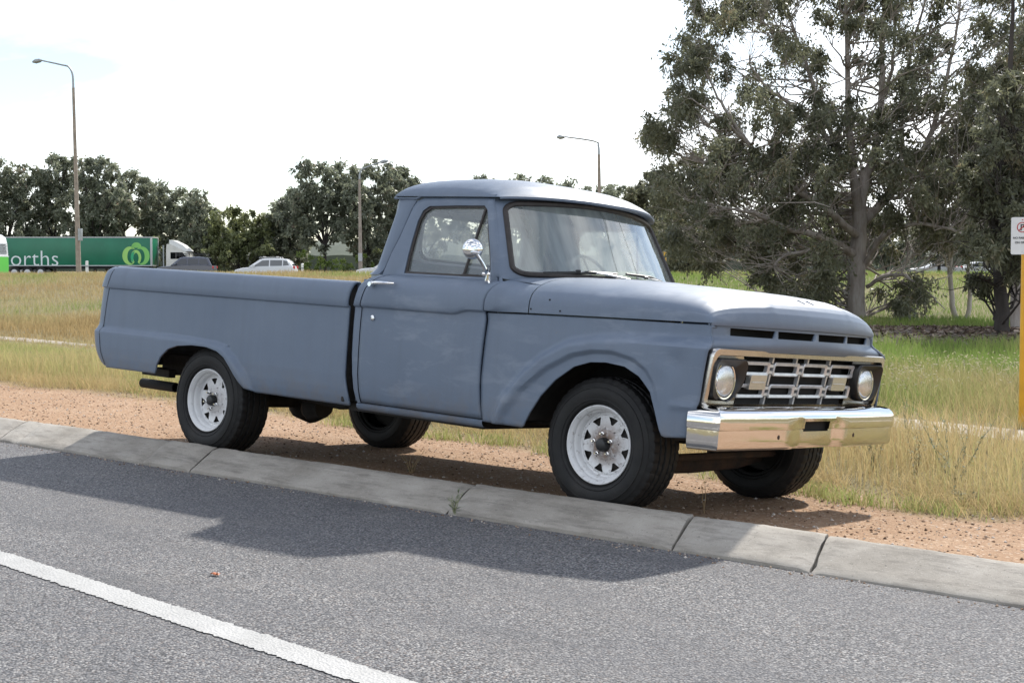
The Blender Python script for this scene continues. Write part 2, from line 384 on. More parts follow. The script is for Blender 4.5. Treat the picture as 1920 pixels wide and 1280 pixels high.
    def seam_r(z): return float(np.interp(z, [.45, .58, .78, 1.04, 1.144, 1.19, 1.226], [-1.760, -1.780, -1.783, -1.786, -1.752, -1.71, -1.655]))
    def seam_f(z): return float(np.interp(z, [.446, .519, .667, .816, 1.0, 1.048, 1.134, 1.205, 1.226], [-.785, -.797, -.808, -.803, -.792, -.802, -.795, -.757, -.740]))
    doors = {}
    for s in (-1, 1):
        g = []
        for u in np.concatenate([np.linspace(0, .80, 30), np.linspace(.81, 1, 12)]):
            x0 = -1.783 + u * (1.783 - .800); row = []
            for (x, y, z) in cab_rows(.452, crease(x0), x0):
                xa, xb = seam_r(z) + .004, seam_f(z) - .004
                row.append((xa + (xb - xa) * u, s * y, z))
            g.append(row)
        d = MB().grid(g).build('door', P, T, ang=30); doors[s] = d
        m_ = d.modifiers.new('thick', 'SOLIDIFY'); m_.thickness = .02; m_.offset = -1
        if s == 1: m_.offset = -1
        # rear quarter strip between bed and door
        g = []
        for u in (0, .06, .15, .35, .7, 1):
            row = []
            for (x, y, z) in cab_rows(.446, 1.022, 0):
                xa = float(np.interp(z, [.44, .497, .694, 1.016, 1.157, 1.20, 1.226], [-1.80, -1.828, -1.858, -1.868, -1.83, -1.78, -1.715])); xb = seam_r(z) - .004
                row.append((xa + (xb - xa) * u, s * (y - .028 * (1 - min(1, u / .35)) ** 2), z))
            g.append(row)
        xa_in = [(p[0] + .012, p[1] - s * .09, p[2]) for p in g[0]]
        MB().grid([xa_in] + g).build('cab_corner', P, T, ang=30)
        # rocker panel under the door
        g = []
        for x in np.linspace(-1.80, -.785, 10):
            g.append([(x, s * .86, .397), (x, s * .90, .399), (x, s * .93, .405), (x, s * .945, .420), (x, s * .949, .436), (x, s * .935, .446)])
        MB().grid(g).build('rocker_panel', P, T)
        MB().box(-1.79, -.775, min(s * .90, s * .925), max(s * .90, s * .925), .44, 1.20).build('door_jamb', M['gap'], T)
        MB().box(-1.80, -.80, min(s * .84, s * .90), max(s * .84, s * .90), .46, 1.222).build('door_inner_panel', M['int'], T)
    # ---------------- fenders
    fa = [(-.80, .437), (-.482, .437), (-.470, .443), (-.419, .527), (-.354, .62), (-.26, .714), (-.141, .795), (-.037, .827), (.066, .834), (.187, .822), (.281, .78),
          (.364, .706), (.406, .611), (.440, .523), (.455, .497), (.475, .490), (.70, .500)]
    fx, fz = np.array(fa).T
    fo = [(-.72, .42), (-.702, .484), (-.643, .599), (-.511, .742), (-.382, .847), (-.207, .934), (-.023, .972), (.189, .986), (.45, .988), (1.2, .986), (1.2, .1), (-.72, .1)]
    fi = [(-.64, .42), (-.614, .499), (-.5, .635), (-.327, .771), (-.153, .859), (-.015, .889), (.113, .893), (.244, .867), (.331, .82), (.386, .757), (.43, .66), (.455, .56), (.46, .1), (-.64, .1)]
    def zg(x): return np.interp(x, [-.83, -.5, .025, .444, .681], [1.048, 1.055, 1.064, 1.069, 1.073])
    def fen_y(x, z):
        y = np.interp(z, [.42, .46, .52, .7, .9, 1.0, 1.04, 1.08], [.938, .950, .957, .962, .960, .956, .955, .955])
        y = y + .044 * sst(-.014, .045, sdist(x, z, fo)) * (.55 + .45 * sst(.60, .40, x))
        y = y - .022 * sst(-.010, .020, sdist(x, z, fi)) * sst(.46, .30, x)
        y = y - .012 * np.exp(-((x - .50) / .06) ** 2 - ((z - .87) / .06) ** 2) + .006 * np.exp(-((x - .43) / .04) ** 2 - ((z - .84) / .05) ** 2)   # dent behind the headlight
        y = y + .010 * sst(.455, .52, x) * np.exp(-((z - .655) / .018) ** 2) * sst(.47, .52, x)
        y = y - .080 * sst(.05, .66, x) * sst(.945, 1.015, z)
        return y - .026 * np.clip((x - .585) / .09, 0, 1) ** 2.2 * sst(1.0, .95, z)
    xs = np.unique(np.round(np.concatenate([np.linspace(-.79, .672, 84), fx[1:-1]]), 4)); xs = xs[(xs >= -.79) & (xs <= .672)]
    def fen_x(x, z):
        xf = np.interp(z, [.48, .60, .69, .826, .93, .960, .985, 1.02, 1.07], [.590, .622, .644, .655, .668, .675, .660, .624, .626])
        return x + (xf - .672) * sst(.44, .672, x) + (seam_f(z) + .004 + .79) * sst(-.70, -.79, x)
    for s in (-1, 1):
        g = []
        for x in xs:
            zl = float(np.interp(x, fx, fz)); zt = float(zg(x)) - .0045; row = []
            for t in np.linspace(0, 1, 32):
                z = zl + (.90 - zl) * t; row.append((float(fen_x(x, z)), s * float(fen_y(x, z)), z))
            for z in np.linspace(.905, zt - .004, 16): row.append((float(fen_x(x, z)), s * float(fen_y(x, z)), z))
            row.append((float(fen_x(x, zt)), s * (float(fen_y(x, zt)) - .004), zt)); row.append((float(fen_x(x, zt)), s * (float(fen_y(x, zt)) - .05), zt - .004))
            g.append(row)
        ft = MB().grid(g); o = ft.build('fender', P, T, ang=30)
        m_ = o.modifiers.new('thick', 'SOLIDIFY'); m_.thickness = .012; m_.offset = -1 if s == -1 else -1
        # dark inner wheel house
        g = []
        for q in np.linspace(R(9), R(171), 26):
            r = .50; cx, cz = -.0, .40
            g.append([(cx + r * math.cos(q), s * .955 if False else s * .93, cz + .47 * math.sin(q)), (cx + r * math.cos(q), s * .56, cz + .47 * math.sin(q))])
        MB().grid(g).build('wheel_house', M['dark'], T)
    MB().box(-.76, .60, -.56, .56, .55, 1.03).build('engine_bay', M['void'], T)
    MB().box(-.78, .60, -.84, .84, .905, 1.045).build('engine_bay_top', M['void'], T)
    # ---------------- hood and cowl
    n_ = 3.4
    hs = [-.5, -.2, .1, .3, .45, .56, .63, .68, .712, .732, .741, .745]; hh = [.222, .216, .203, .188, .173, .157, .140, .118, .094, .064, .034, .0]
    def xlip(y): return .745 - .117 * (abs(y) / .877) ** 2.0
    thetas = np.concatenate([np.linspace(0, .25, 8), np.linspace(.29, .75, 12), np.linspace(.78, 1, 12)]) * math.pi / 2
    def hood_pt(xc, th, s):
        H = float(np.interp(xc, hs, hh)); yw = .9595 - .080 * float(sst(.05, .66, -.5 + 1.128 * (xc + .5) / 1.245))
        y = yw * max(0, math.cos(th)) ** (2 / n_); u = (xc + .5) / 1.245
        x = -.5 + (xlip(y) + .5) * u
        z = float(zg(x)) + .0045 + .010 * (1 - (y / .96) ** 2) + H * math.sin(th) ** (2 / n_) + .006 * math.exp(-((y - .42) / .03) ** 2) * sst(0, .1, H) * sst(-.5, 0, xc)
        return (x, s * y, z)
    g = []
    for xc in np.concatenate([np.linspace(-.494, .4, 40), np.linspace(.42, .70, 26), np.linspace(.705, .745, 16)]):
        g.append([hood_pt(xc, t, -1) for t in thetas] + [hood_pt(xc, t, 1) for t in thetas[::-1][1:]])
    lip = [(p[0] - .004, p[1], p[2] - .012) for p in g[-1]]; lip2 = [(p[0] - .07, p[1] * .985, p[2] - .014) for p in g[-1]]
    hood = MB().grid(g + [lip, lip2]).build('hood', P, T, ang=40)
    for hx, hz in ((-.483, 1.082), (-.361, 1.138), (-.279, 1.082)):
        th = math.asin(min(1, ((hz - float(zg(hx)) - .0045) / float(np.interp(hx, hs, hh))) ** (n_ / 2))); yy = hood_pt(hx, th, -1)[1]
        MB().lathe([(0, .003), (.0055, .003), (.0055, -.01)], (hx, yy + .001, hz), 'y', 10, -1).build('bolt_hole', M['gap'], hood)
    for yy in (-.012, .085):     # what is left of the hood lettering: small raised mounting pads with a hole
        th = math.acos(min(1, (abs(yy) / .95) ** (n_ / 2))); sg = 1 if yy > 0 else -1; Q = [hood_pt(q, th, sg) for q in (.60, .615, .63, .645, .66)]
        b = MB(); b.tube([(q[0], yy, q[2] - .002) for q in Q], [.004, .009, .009, .008, .003], 8); pd = b.build('letter_pad', P, hood)
        MB().lathe([(0, .004), (.003, .004), (.003, -.004)], (Q[1][0], yy, Q[1][2] + .0035), 'z', 8).build('bolt_hole', M['gap'], pd)
    # cowl, side parts blended from the door shoulder into the hood section
    for s in (-1, 1):
        dsec = [(.972, 1.051), (.986, 1.057), (.990, 1.075), (.991, 1.11), (.985, 1.145), (.974, 1.172), (.957, 1.194), (.936, 1.210), (.912, 1.220), (.880, 1.230), (.79, 1.248)]
        g = []
        for u in np.linspace(0, 1, 14):
            row = []; e = float(sst(0, 1, u))
            for k, (yd, zd) in enumerate(dsec):
                th = [0, .03, .10, .22, .36, .50, .62, .72, .80, .88, .96][k] * math.asin(.80 ** (n_ / 2)) if False else [0, .04, .10, .20, .32, .45, .56, .65, .73, .80, .86][k] * math.pi / 2 * .86
                hx, hy, hz = hood_pt(-.5, th, 1)
                y = yd + (hy - yd) * e; z = zd + (hz - zd) * e
                row.append((seam_f(zd) + .004 + (-.502 - seam_f(zd) - .004) * u, s * y, z))
            g.append(row)
        MB().grid(g).build('cowl_side', P, T, ang=40)
    g = []
    for u in np.linspace(0, 1, 6):
        row = []
        for y in np.linspace(-.86, .86, 25):
            xw = -.78 + .225 * (1 - (y / .86) ** 2); zz = 1.262 + .022 * (1 - (y / .86) ** 2)
            a = abs(y); th = math.acos(min(1, (a / .962) ** (n_ / 2))); ze = hood_pt(-.5, th, 1)[2]
            row.append((xw + (-.502 - xw) * u, y, (zz - .022) * (1 - u) + (ze - .001) * u))
        g.append(row)
    MB().grid(g).build('cowl_top', P, T)
    # ---------------- greenhouse
    def yS(z): return .875 - .27 * (z - 1.22)
    def fp(s, off=0): return lambda x, z, d: (x, s * (yS(z) + d + off), z)
    outer = [(-1.735, 1.220), (-1.705, 1.36), (-1.672, 1.455), (-1.628, 1.647), (-1.602, 1.688), (-1.555, 1.704), (-1.30, 1.708), (-1.035, 1.709), (-.99, 1.700), (-.935, 1.56), (-.866, 1.39), (-.812, 1.255), (-.80, 1.220), (-1.1, 1.220), (-1.4, 1.220)]
    inner = [(-1.552, 1.240), (-1.558, 1.344), (-1.558, 1.45), (-1.553, 1.56), (-1.533, 1.622), (-1.488, 1.650), (-1.28, 1.656), (-1.05, 1.658), (-1.020, 1.632), (-.970, 1.51), (-.918, 1.39), (-.880, 1.285), (-.888, 1.244), (-1.1, 1.240), (-1.4, 1.240)]
    mid = [(a[0] * .45 + b[0] * .55, a[1] * .45 + b[1] * .55) for a, b in zip(outer, inner)]
    seal_in = [(x + (.014 if x < -1.45 else -.014 if x > -1.02 else 0) , z + (.012 if z < 1.3 else -.012 if z > 1.6 else 0)) for x, z in inner]
    for s in (-1, 1):
        f = fp(s); d = doors[s]
        b = MB(); n = len(outer)
        b.grid([[f(x, z, -.05) for x, z in outer], [f(x, z, -.006) for x, z in outer], [f(x + (.008 if x < -1.5 else -.008 if x > -1.0 else 0), z + (-.006 if z > 1.6 else 0), .006) for x, z in outer], [f(x, z, .011) for x, z in mid], [f(x, z, .004) for x, z in inner], [f(x, z, -.03) for x, z in inner]], closed_v=True)
        b.build('window_frame', P, d, ang=40)
        MB().ring(inner, seal_in, fp(s), -.026, -.004).build('window_seal', M['rubber'], d)
        MB().add([fp(s)(x, z, -.018) for x, z in seal_in], [tuple(range(len(seal_in)))]).build('door_glass', M['glass'], d, smooth=False)
        MB().tube([f(-1.043, 1.650, -.008), f(-1.085, 1.235, -.008)], .009, 8).build('vent_window_bar', M['rubber'], d)
        MB().tube([f(-1.095, 1.246, -.002), f(-.89, 1.246, -.002)], .009, 6).build('vent_window_sill', M['rubber'], d)
        # rear pillar
        g = []
        for k, z in enumerate(np.linspace(1.222, 1.705, 14)):
            xd = float(np.interp(z, [1.22, 1.36, 1.455, 1.647, 1.688, 1.706], [-1.739, -1.709, -1.676, -1.632, -1.606, -1.60]))
            xr = float(np.interp(z, [1.222, 1.26, 1.402, 1.619, 1.696], [-1.835, -1.815, -1.800, -1.776, -1.785])); y = yS(z) + .030 * max(0, 1 - (z - 1.222) / .04) ** 2
            g.append([(xd, s * (y - .05), z), (xd, s * (y - .002), z), (xd - .012, s * (y + .006), z), ((xd + xr) / 2, s * (y + .004), z), (xr + .03, s * (y - .002), z), (xr + .008, s * (y - .014), z), (xr, s * (y - .04), z), (xr - .01, s * (y - .12), z), (xr - .014, s * (y - .22), z)])
        MB().grid(g).build('rear_pillar', P, T, ang=50)
        MB().tube([(-1.795, s * .752, 1.697), (-1.60, s * .757, 1.697), (-1.56, s * .757, 1.712), (-1.30, s * .757, 1.716), (-.97, s * .755, 1.718)], .008, 6).build('drip_rail', P, T)
    # back wall with rear window
    def bw(y, z, d): return (float(np.interp(z, [.40, 1.20, 1.26, 1.70], [-1.86, -1.86, -1.832, -1.795])) + d, y, z)
    o_ = rrect(-.72, .72, 1.20, 1.71, .05); i_ = rrect(-.52, .52, 1.335, 1.635, .09)
    MB().ring(o_, i_, bw, -.004, .03).build('cab_back_panel', M['int'], T)
    MB().ring(i_, rrect(-.50, .50, 1.352, 1.618, .08), bw, -.012, .036).build('rear_window_seal', M['rubber'], T)
    MB().add([bw(y, z, .012) for y, z in rrect(-.50, .50, 1.352, 1.618, .08)], [tuple(range(24))]).build('rear_window', M['glass'], T, smooth=False)
    MB().box(-1.86, -1.845, -.90, .90, .45, 1.19).build('cab_back_lower', P, T)
    # roof with visor lip
    at_ = [0, .003, .010, .025, .05, .10, .2, .35, .5, .65, .78, .87, .94, .98, 1]; zt_ = [.0, .035, .060, .086, .105, .124, .136, .143, .145, .137, .115, .086, .052, .027, .010]
    g = []
    bs = np.sin(np.linspace(-1, 1, 45) * math.pi / 2)
    def roof_row(a, dz=0, dx=0, k=1.0):
        row = []
        for bb in bs:
            y = .768 * bb * k; xf = -.690 - .240 * abs(bb) ** 2.3
            xr = -1.800 + .02 * abs(bb) ** 4
            ze = 1.708 + .022 * (a ** 3) * (1 - abs(bb) ** 2.5) - .0 * abs(bb)
            z = ze + float(np.interp(a, at_, zt_)) * (max(0, 1 - abs(bb) ** 4.2)) ** .52 * 1.0
            row.append((xr + (xf - xr) * a + dx, y, z + dz))
        return row
    for a in np.concatenate([np.array([0, .003, .006, .012, .02, .035, .05, .08, .12]), np.linspace(.17, .85, 24), np.linspace(.87, 1, 14)]): g.append(roof_row(a))
    g.append(roof_row(1, -.012, -.002)); g.append(roof_row(1, -.017, -.018)); g.append(roof_row(1, -.012, -.075, .985))
    roof = MB().grid(g).build('roof', P, T, ang=50)
    g = [roof_row(a, -.03, 0, .97) for a in np.linspace(.03, .95, 12)]
    MB().grid(g).build('headliner', M['int'], T)
    # windshield surface S(u,v), u across -1..1, v up 0..1
    def S(u, v, off=0.0):
        w = .815 - .095 * v; y = w * u
        x = (-.755 + .205 * (1 - u * u)) + v * (-.185 - .035 * (1 - u * u)) + off
        z = 1.272 + .020 * (1 - u * u) + v * (.402 + .022 * (1 - u * u))
        return (x, y, z)
    loop = [(u, v) for u, v in rrect(-1, 1, 0, 1, .11, 6)]
    dens = []
    for i in range(len(loop)):
        a, b = loop[i], loop[(i + 1) % len(loop)]; k = max(1, int(math.hypot(a[0] - b[0], a[1] - b[1]) / .08))
        dens += [(a[0] + (b[0] - a[0]) * j / k, a[1] + (b[1] - a[1]) * j / k) for j in range(k)]
    g = [[S(u * k, .5 + (v - .5) * k) for u, v in dens] for k in (1, .85, .7, .5, .3, .12, .001)]
    MB().grid(g, closed_v=True).build('windshield', M['wglass'], T, ang=80)
    ws = MB(); ws.tube([S(u, v, .004) for u, v in dens] + [S(*dens[0], .004), ], .017, 8, cap=False).build('windshield_seal', M['rubber'], T)
    outl = [(max(-1.075, min(1.075, u * 1.085)), max(-.075, min(1.12, .5 + (v - .5) * 1.24))) for u, v in dens]
    g = [[S(u, v, -.05) for u, v in outl], [S(u, v, -.012) for u, v in outl], [S(u, v, -.002) for u, v in [((a[0] + b[0]) / 2, (a[1] + b[1]) / 2) for a, b in zip(outl, dens)]], [S(u, v, .004) for u, v in dens], [S(u * .98, .5 + (v - .5) * .97, -.03) for u, v in dens]]
    MB().grid(g, closed_v=True).build('windshield_frame', P, T, ang=50)
    for s in (-1, 1):   # A pillar face between door frame and windshield frame
        g = []
        for z in np.linspace(1.225, 1.70, 10):
            xd = float(np.interp(z, [1.22, 1.255, 1.39, 1.56, 1.70], [-.796, -.806, -.860, -.929, -.984])); v = (z - 1.272) / .41
            q = S(1.06, v, -.012); y = yS(z)
            g.append([(xd, s * (y - .04), z), (xd, s * (y + .002), z), (xd * .6 + q[0] * .4, s * (y * .6 + q[1] * .4 + .012), z), (q[0], s * q[1], z)])
        MB().grid(g).build('front_pillar', P, T, ang=60)
    crk = MB()
    for pts in ([(-.075, .97), (-.045, .86), (-.055, .7), (-.075, .5), (-.085, .3), (-.09, .1)], [(-.055, .97), (-.025, .86), (-.04, .72), (-.07, .52)], [(.17, .97), (.18, .8), (.175, .55), (.18, .35), (.165, .22), (.17, .1)]):
        crk.tube([S(u, v, .002) for u, v in pts], .0007, 4)
    crk.build('glass_crack', M['gap'], T)['label'] = 'dark hairline cracks running down the windshield'
    # wipers
    def wiper(u0, v0, u1, v1, u2, v2):
        b = MB(); a = S(u0, v0, .045); c = S(u1, v1, .032)
        b.tube([a, tuple((np.array(a) + np.array(c)) / 2 + np.array([0, 0, .010])), c], [.007, .007, .005], 6); w_ = b.build('wiper_arm', M['silver'], T)
        b = MB(); b.tube([S(u0 + (u2 - u0) * .12, v0 + .06, .02), S((u0 + u2) / 2, (v0 + v2) / 2 + .045, .03), S(u2, v2, .02)], [.007, .010, .007], 6)
        b.tube([c, S(u1 + .03, v1 + .005, .04)], .009, 6); b.build('wiper_blade', M['plastic'], w_)
    wiper(-.04, .020, -.55, .075, -.80, .030); wiper(.62, .0, .20, .075, -.02, .095)
    # interior
    MB().box(-1.74, -1.10, -.80, .80, .70, .95, .05).box(-1.80, -1.60, -.80, .80, .85, 1.33, .06).build('bench_seat', M['seat'], T)
    MB().box(-1.02, -.80, -.82, .82, 1.00, 1.235, .03).build('dashboard', M['int'], T)
    MB().box(-1.85, -.55, -.86, .86, .46, .50).build('cab_floor', M['dark'], T)
    b = MB(); c = np.array([-1.06, .34, 1.275]); e1 = np.array([0, 1, 0.]); e2 = np.array([-.52, 0, .854])
    b.tube([c + .20 * (math.cos(q) * e1 + math.sin(q) * e2) for q in np.linspace(0, 2 * math.pi, 41)], .010, 8, cap=False)
    for q in (R(200), R(340), R(90)): b.tube([c, c + .20 * (math.cos(q) * e1 + math.sin(q) * e2)], .008, 6)
    b.tube([c, c + np.array([.22, 0, -.16])], .02, 8); b.build('steering_wheel', M['int'], T)
    # door hardware on the near and far doors
    for s in (-1, 1):
        d = doors[s]; yb = s * .985
        b = MB(); b.tube([(-1.700, s * .996, 1.168), (-1.62, s * 1.008, 1.171), (-1.495, s * 1.003, 1.173)], [.009, .010, .007], 8)
        b.lathe([(0, .034), (.014, .034), (.016, .028), (.013, 0), (.019, -.012)], (-1.694, s * .982, 1.160), 'y', 14, s)
        b.build('door_handle', M['chrome'], d)
        MB().lathe([(0, .010), (.006, .010), (.007, .014), (.016, .010), (.017, 0)], (-1.682, s * .972, .961), 'y', 14, s).build('door_lock', M['chrome'], d)
    mb = MB(); s = -1
    mc = np.array([-.885, -1.02, 1.392])
    nv = np.array([.62, -.78, .05]); nv /= np.linalg.norm(nv)     # the chromed back of the mirror faces forward and out
    a1 = np.cross(nv, [0, 0, 1.]); a1 /= np.linalg.norm(a1); a2 = np.cross(a1, nv)
    Pm = []
    for rr, h in [(.0, .030), (.012, .0295), (.025, .027), (.038, .021), (.048, .013), (.055, .004), (.0575, -.004), (.0575, -.010), (.054, -.014), (.0, -.014)]:
        Pm.append([mc + nv * h + rr * (math.cos(q) * a1 + math.sin(q) * a2) for q in np.linspace(0, 2 * math.pi, 36, endpoint=False)])
    mb.grid(Pm, closed_v=True); mirror = mb.build('door_mirror', M['chrome'], doors[-1], ang=60)
    b = MB(); e = mc + nv * .028 + np.array([0, 0, -.022])
    b.tube([e, e + np.array([.02, -.01, 0]), e + np.array([.055, .0, -.002])], [.010, .012, .006], 8)
    b.tube([e + np.array([.03, 0, -.004]), e + np.array([.045, .045, -.06]), np.array([-.835, -.94, 1.262])], [.010, .011, .013], 8)
    b.tube([(-.86, -.945, 1.258), (-.81, -.935, 1.258)], .013, 8); b.tube([(-.825, -.938, 1.258), (-.832, -.932, 1.218), (-.835, -.938, 1.214)], [.013, .018, .020], 8)
    b.build('mirror_arm', M['chrome'], doors[-1])
    # ---------------- nose: slotted panel, grille, lamps
    def nose_x(z, y):
        return float(np.interp(z, [.948, .955, .965, .985, 1.0, 1.012, 1.022, 1.06, 1.078], [.706, .716, .726, .734, .735, .733, .731, .729, .729])) - float(np.interp(z, [.95, .985, 1.01], [.062, .085, .117])) * (abs(y) / .877) ** 2.0
    sl = [(-.735, -.405), (-.365, -.030), (.030, .365), (.405, .735)]
    zr = [.944, .950, .957, .968, .982, .992, 1.002, 1.012, 1.020, 1.0205, 1.030, 1.040, 1.050, 1.0595, 1.060, 1.070, 1.078]
    ys = [-.875, -.86, -.83, -.78]
    for a, b_ in sl: ys += list(np.linspace(a, b_, 7))
    ys += [.78, .83, .86, .875]; ys = np.array(ys); holes = []
    for k, (a, b_) in enumerate(sl): holes.append((4 + 7 * k, 4 + 7 * k + 6))
    g = [[(nose_x(z, y), y * (1 + .058 * float(sst(1.008, .955, z))) + (.022 * (z - 1.02) / .04 if any(i == h[1] for h in holes) and 1.0 <= z <= 1.08 else 0) * 1.0, z) for i, y in enumerate(ys)] for z in zr]
    def skp(i, j): return 9 <= i < 13 and any(h[0] <= j < h[1] for h in holes)
    nose = MB().grid(g, skip=skp).build('nose_panel', P, T, ang=45)
    m_ = nose.modifiers.new('thick', 'SOLIDIFY'); m_.thickness = .012; m_.offset = -1
    MB().box(.56, .61, -.80, .80, .98, 1.06).build('nose_backing', M['void'], T)
    GX = lambda z: .616 + .176 * (z - .672)
    def gf(y, z, d): return (GX(z) + d, y, z)
    outer = rrect(-.932, .932, .650, .957, .045, 6); inner = rrect(-.896, .896, .676, .919, .030, 6); mid_ = rrect(-.900, .900, .672, .923, .032, 6); mid0 = rrect(-.927, .927, .655, .952, .042, 6)
    def sf(y, z, d): return gf(y, z, d + .036 * (1 - (y / .93) ** 2))
    b = MB(); b.grid([[gf(y, z, -.03) for y, z in outer], [sf(y, z, .018) for y, z in outer], [sf(y, z, .026) for y, z in mid0], [sf(y, z, .026) for y, z in mid_], [gf(y, z, .010) for y, z in inner], [gf(y, z, -.03) for y, z in inner]], closed_v=True)
    sur = b.build('grille_surround', M['alum'], T, ang=40)
    MB().prism(rrect(-.90, .90, .672, .93, .03), gf, -.075, -.07).build('radiator', M['void'], T, smooth=False)
    for yy in np.linspace(-.56, .56, 17): MB().box(.575, .580, yy - .004, yy + .004, .68, .93).build('radiator_fin', simple_dark(), T)
    bars = MB()
    rings = [(-.590, -.297), (-.253, .0 + -.022), (.022, .253), (.297, .590)]
    rings = [(-.600, -.318), (-.274, -.024), (.024, .274), (.318, .600)]
    rings = [(-.605, -.300), (-.262, .020), (.062, .330), (.362, .615)]
    # evenly spaced and symmetric: four rounded rings in each of two rows
    rings = [(-.612, -.330), (-.290, -.020), (.020, .290), (.330, .612)]
    for z0, z1 in ((.822, .896), (.704, .778)):
        for a, b_ in rings:
            rb = MB(); rb.grid([[gf(y, z, -.018) for y, z in rrect(a, b_, z0, z1, .016, 3)], [gf(y, z, .004) for y, z in rrect(a, b_, z0, z1, .016, 3)], [gf(y, z, .008) for y, z in rrect(a + .004, b_ - .004, z0 + .004, z1 - .004, .014, 3)],
                                [gf(y, z, .002) for y, z in rrect(a + .019, b_ - .019, z0 + .018, z1 - .018, .010, 3)], [gf(y, z, -.018) for y, z in rrect(a + .020, b_ - .020, z0 + .019, z1 - .019, .010, 3)]], closed_v=True)
            rb.build('grille_ring', M['silver'], sur, ang=30)
        for (a, b_) in ((-.332, -.288), (-.022, .022), (.288, .332)):
            for zz in (z0 + .020, z1 - .020):
                MB().box(GX(zz) - .018, GX(zz) + .002, a, b_, zz - .008, zz + .008).build('grille_link', M['silver'], sur)
    for yy in (-.310, 0, .310):
        for z0, z1 in ((.890, .930), (.770, .830), (.668, .712)):
            if yy == 0 and z0 > .88: 
                for y2 in (-.062, .062): MB().prism([(y2 - .007, z0), (y2 + .007, z0), (y2 + .007, z1), (y2 - .007, z1)], gf, -.018, .004).build('grille_bar', M['silver'], sur)
                continue
            MB().prism([(yy - .007, z0), (yy + .007, z0), (yy + .007, z1), (yy - .007, z1)], gf, -.018, .004).build('grille_bar', M['silver'], sur)
    for s in (-1, 1):
        # black lamp bezel
        yc, zc, xc = .762, .793, .655
        o1 = rpoly([(.886, .694), (.905, .800), (.908, .908), (.600, .906), (.604, .775), (.690, .688)], [.05, .2, .05, .045, .09, .06]); nO = len(o1)
        def ang_loop(r, d, off=0.0):
            lo = []
            for (y, z) in o1:
                q = math.atan2(z - zc, y - yc); lo.append((xc + d, s * (yc + r * math.cos(q)), zc + r * math.sin(q)))
            return lo
        o2 = [(yc + (y - yc) * .95, zc + (z - zc) * .94) for y, z in o1]
        MB().prism(rrect(.590, .905, .668, .925, .02, 3), lambda y, z, d: gf(s * y, z, d), -.012, -.006).build('lamp_panel', M['alum'], T, ang=30)
        b = MB(); b.grid([[(GX(z) - .02, s * y, z) for y, z in o1], [(GX(z) + .030, s * y, z) for y, z in o1], [(GX(z) + .042, s * y, z) for y, z in o2], ang_loop(.108, .012), ang_loop(.094, -.006), ang_loop(.094, -.03)], closed_v=True)
        bz = b.build('lamp_bezel', M['black'], T, ang=40)
        b = MB(); b.lathe([(.088, -.02), (.098, -.008), (.094, .004), (.087, .003)], (xc, s * yc, zc), 'x', 40).build('lamp_ring', M['chrome'], bz)
        b = MB(); b.lathe([(.0005, .020), (.02, .0195), (.04, .018), (.06, .0145), (.075, .009), (.084, .003), (.087, -.002)], (xc, s * yc, zc), 'x', 40)
        b.build('headlight', M['lens'], T, ang=60)
        b = MB(); b.prism(rrect(.360, .520, .750, .826, .008, 2), lambda y, z, d: gf(s * y, z, d), -.01, .020); tsg = b.build('turn_signal', M['clear'], T, ang=30)
        MB().box(GX(.79) + .019, GX(.79) + .023, min(s * .375, s * .50), max(s * .375, s * .50), .786, .790).build('lens_rib', M['silver'], tsg)
    # ---------------- bumper
    path = [(0, .795), (.12, .7945), (.135, .794), (.16, .794), (.2, .793), (.25, .792), (.35, .790), (.5, .785), (.65, .778), (.8, .769), (.88, .764), (.925, .760), (.942, .757), (.948, .745), (.957, .71), (.965, .68), (.975, .64), (.984, .595)]
    path = [(-y, x) for y, x in path[::-1]] + path[1:]
    pn = np.array(path); tv = np.gradient(pn, axis=0); nv_ = np.c_[tv[:, 1] * -1, tv[:, 0]]; nv_ /= np.linalg.norm(nv_, axis=1)[:, None]   # (ny, nx) outward
    sec = [(-.085, .668), (-.05, .664), (-.022, .654), (-.006, .640), (.002, .627), (.005, .612), (.006, .5945), (.006, .580), (.004, .562), (.0035, .556), (-.003, .551), (-.003, .5405), (-.004, .50), (-.006, .470), (-.012, .456), (-.022, .449), (-.06, .447)]
    g = []
    for (y, x), (ny, nx) in zip(path, nv_):
        row = []
        for o, z in sec:
            yl = abs(y + .0); k = sst(.235 + .10 * (.60 - z), .185 + .10 * (.60 - z), yl) * sst(.608, .590, z)
            row.append((x + nx * o * (1 if abs(y) < .9 else 1) - .020 * float(k), y + ny * o, z))
        g.append(row)
    zi = [i for i, q in enumerate(sec)]
    def skb(i, j): return abs((path[i][0] + path[i + 1][0]) / 2) < .13 and .540 <= min(sec[j][1], sec[j + 1][1]) and max(sec[j][1], sec[j + 1][1]) <= .5946
    bump_ = MB().grid(g, skip=skb).build('front_bumper', M['bumper'], T, ang=32)
    MB().box(.735, .750, -.15, .15, .52, .61).build('bumper_slot', M['void'], T)
    for yy in (-.41, .41): MB().lathe([(.0, .004), (.006, .004), (.012, .002), (.015, -.004)], (.783, yy, .515), 'x', 14).build('bumper_bolt', M['rust'], bump_)
    for yy in (-.40, .40): MB().box(.45, .76, yy - .03, yy + .03, .53, .60).build('bumper_bracket', M['dark'], T)
    # ---------------- chassis
    for s in (-1, 1): MB().box(-4.40, .55, min(s * .40, s * .46), max(s * .40, s * .46), .42, .56).build('frame_rail', M['dark'], T)
    MB().tube([(WB, -.74, .319), (WB, -.16, .319), (WB, -.11, .319), (WB, 0, .310), (WB, .11, .319), (WB, .16, .319), (WB, .74, .319)], [.045, .05, .125, .155, .125, .05, .045], 14).build('rear_axle', M['dark'], T)
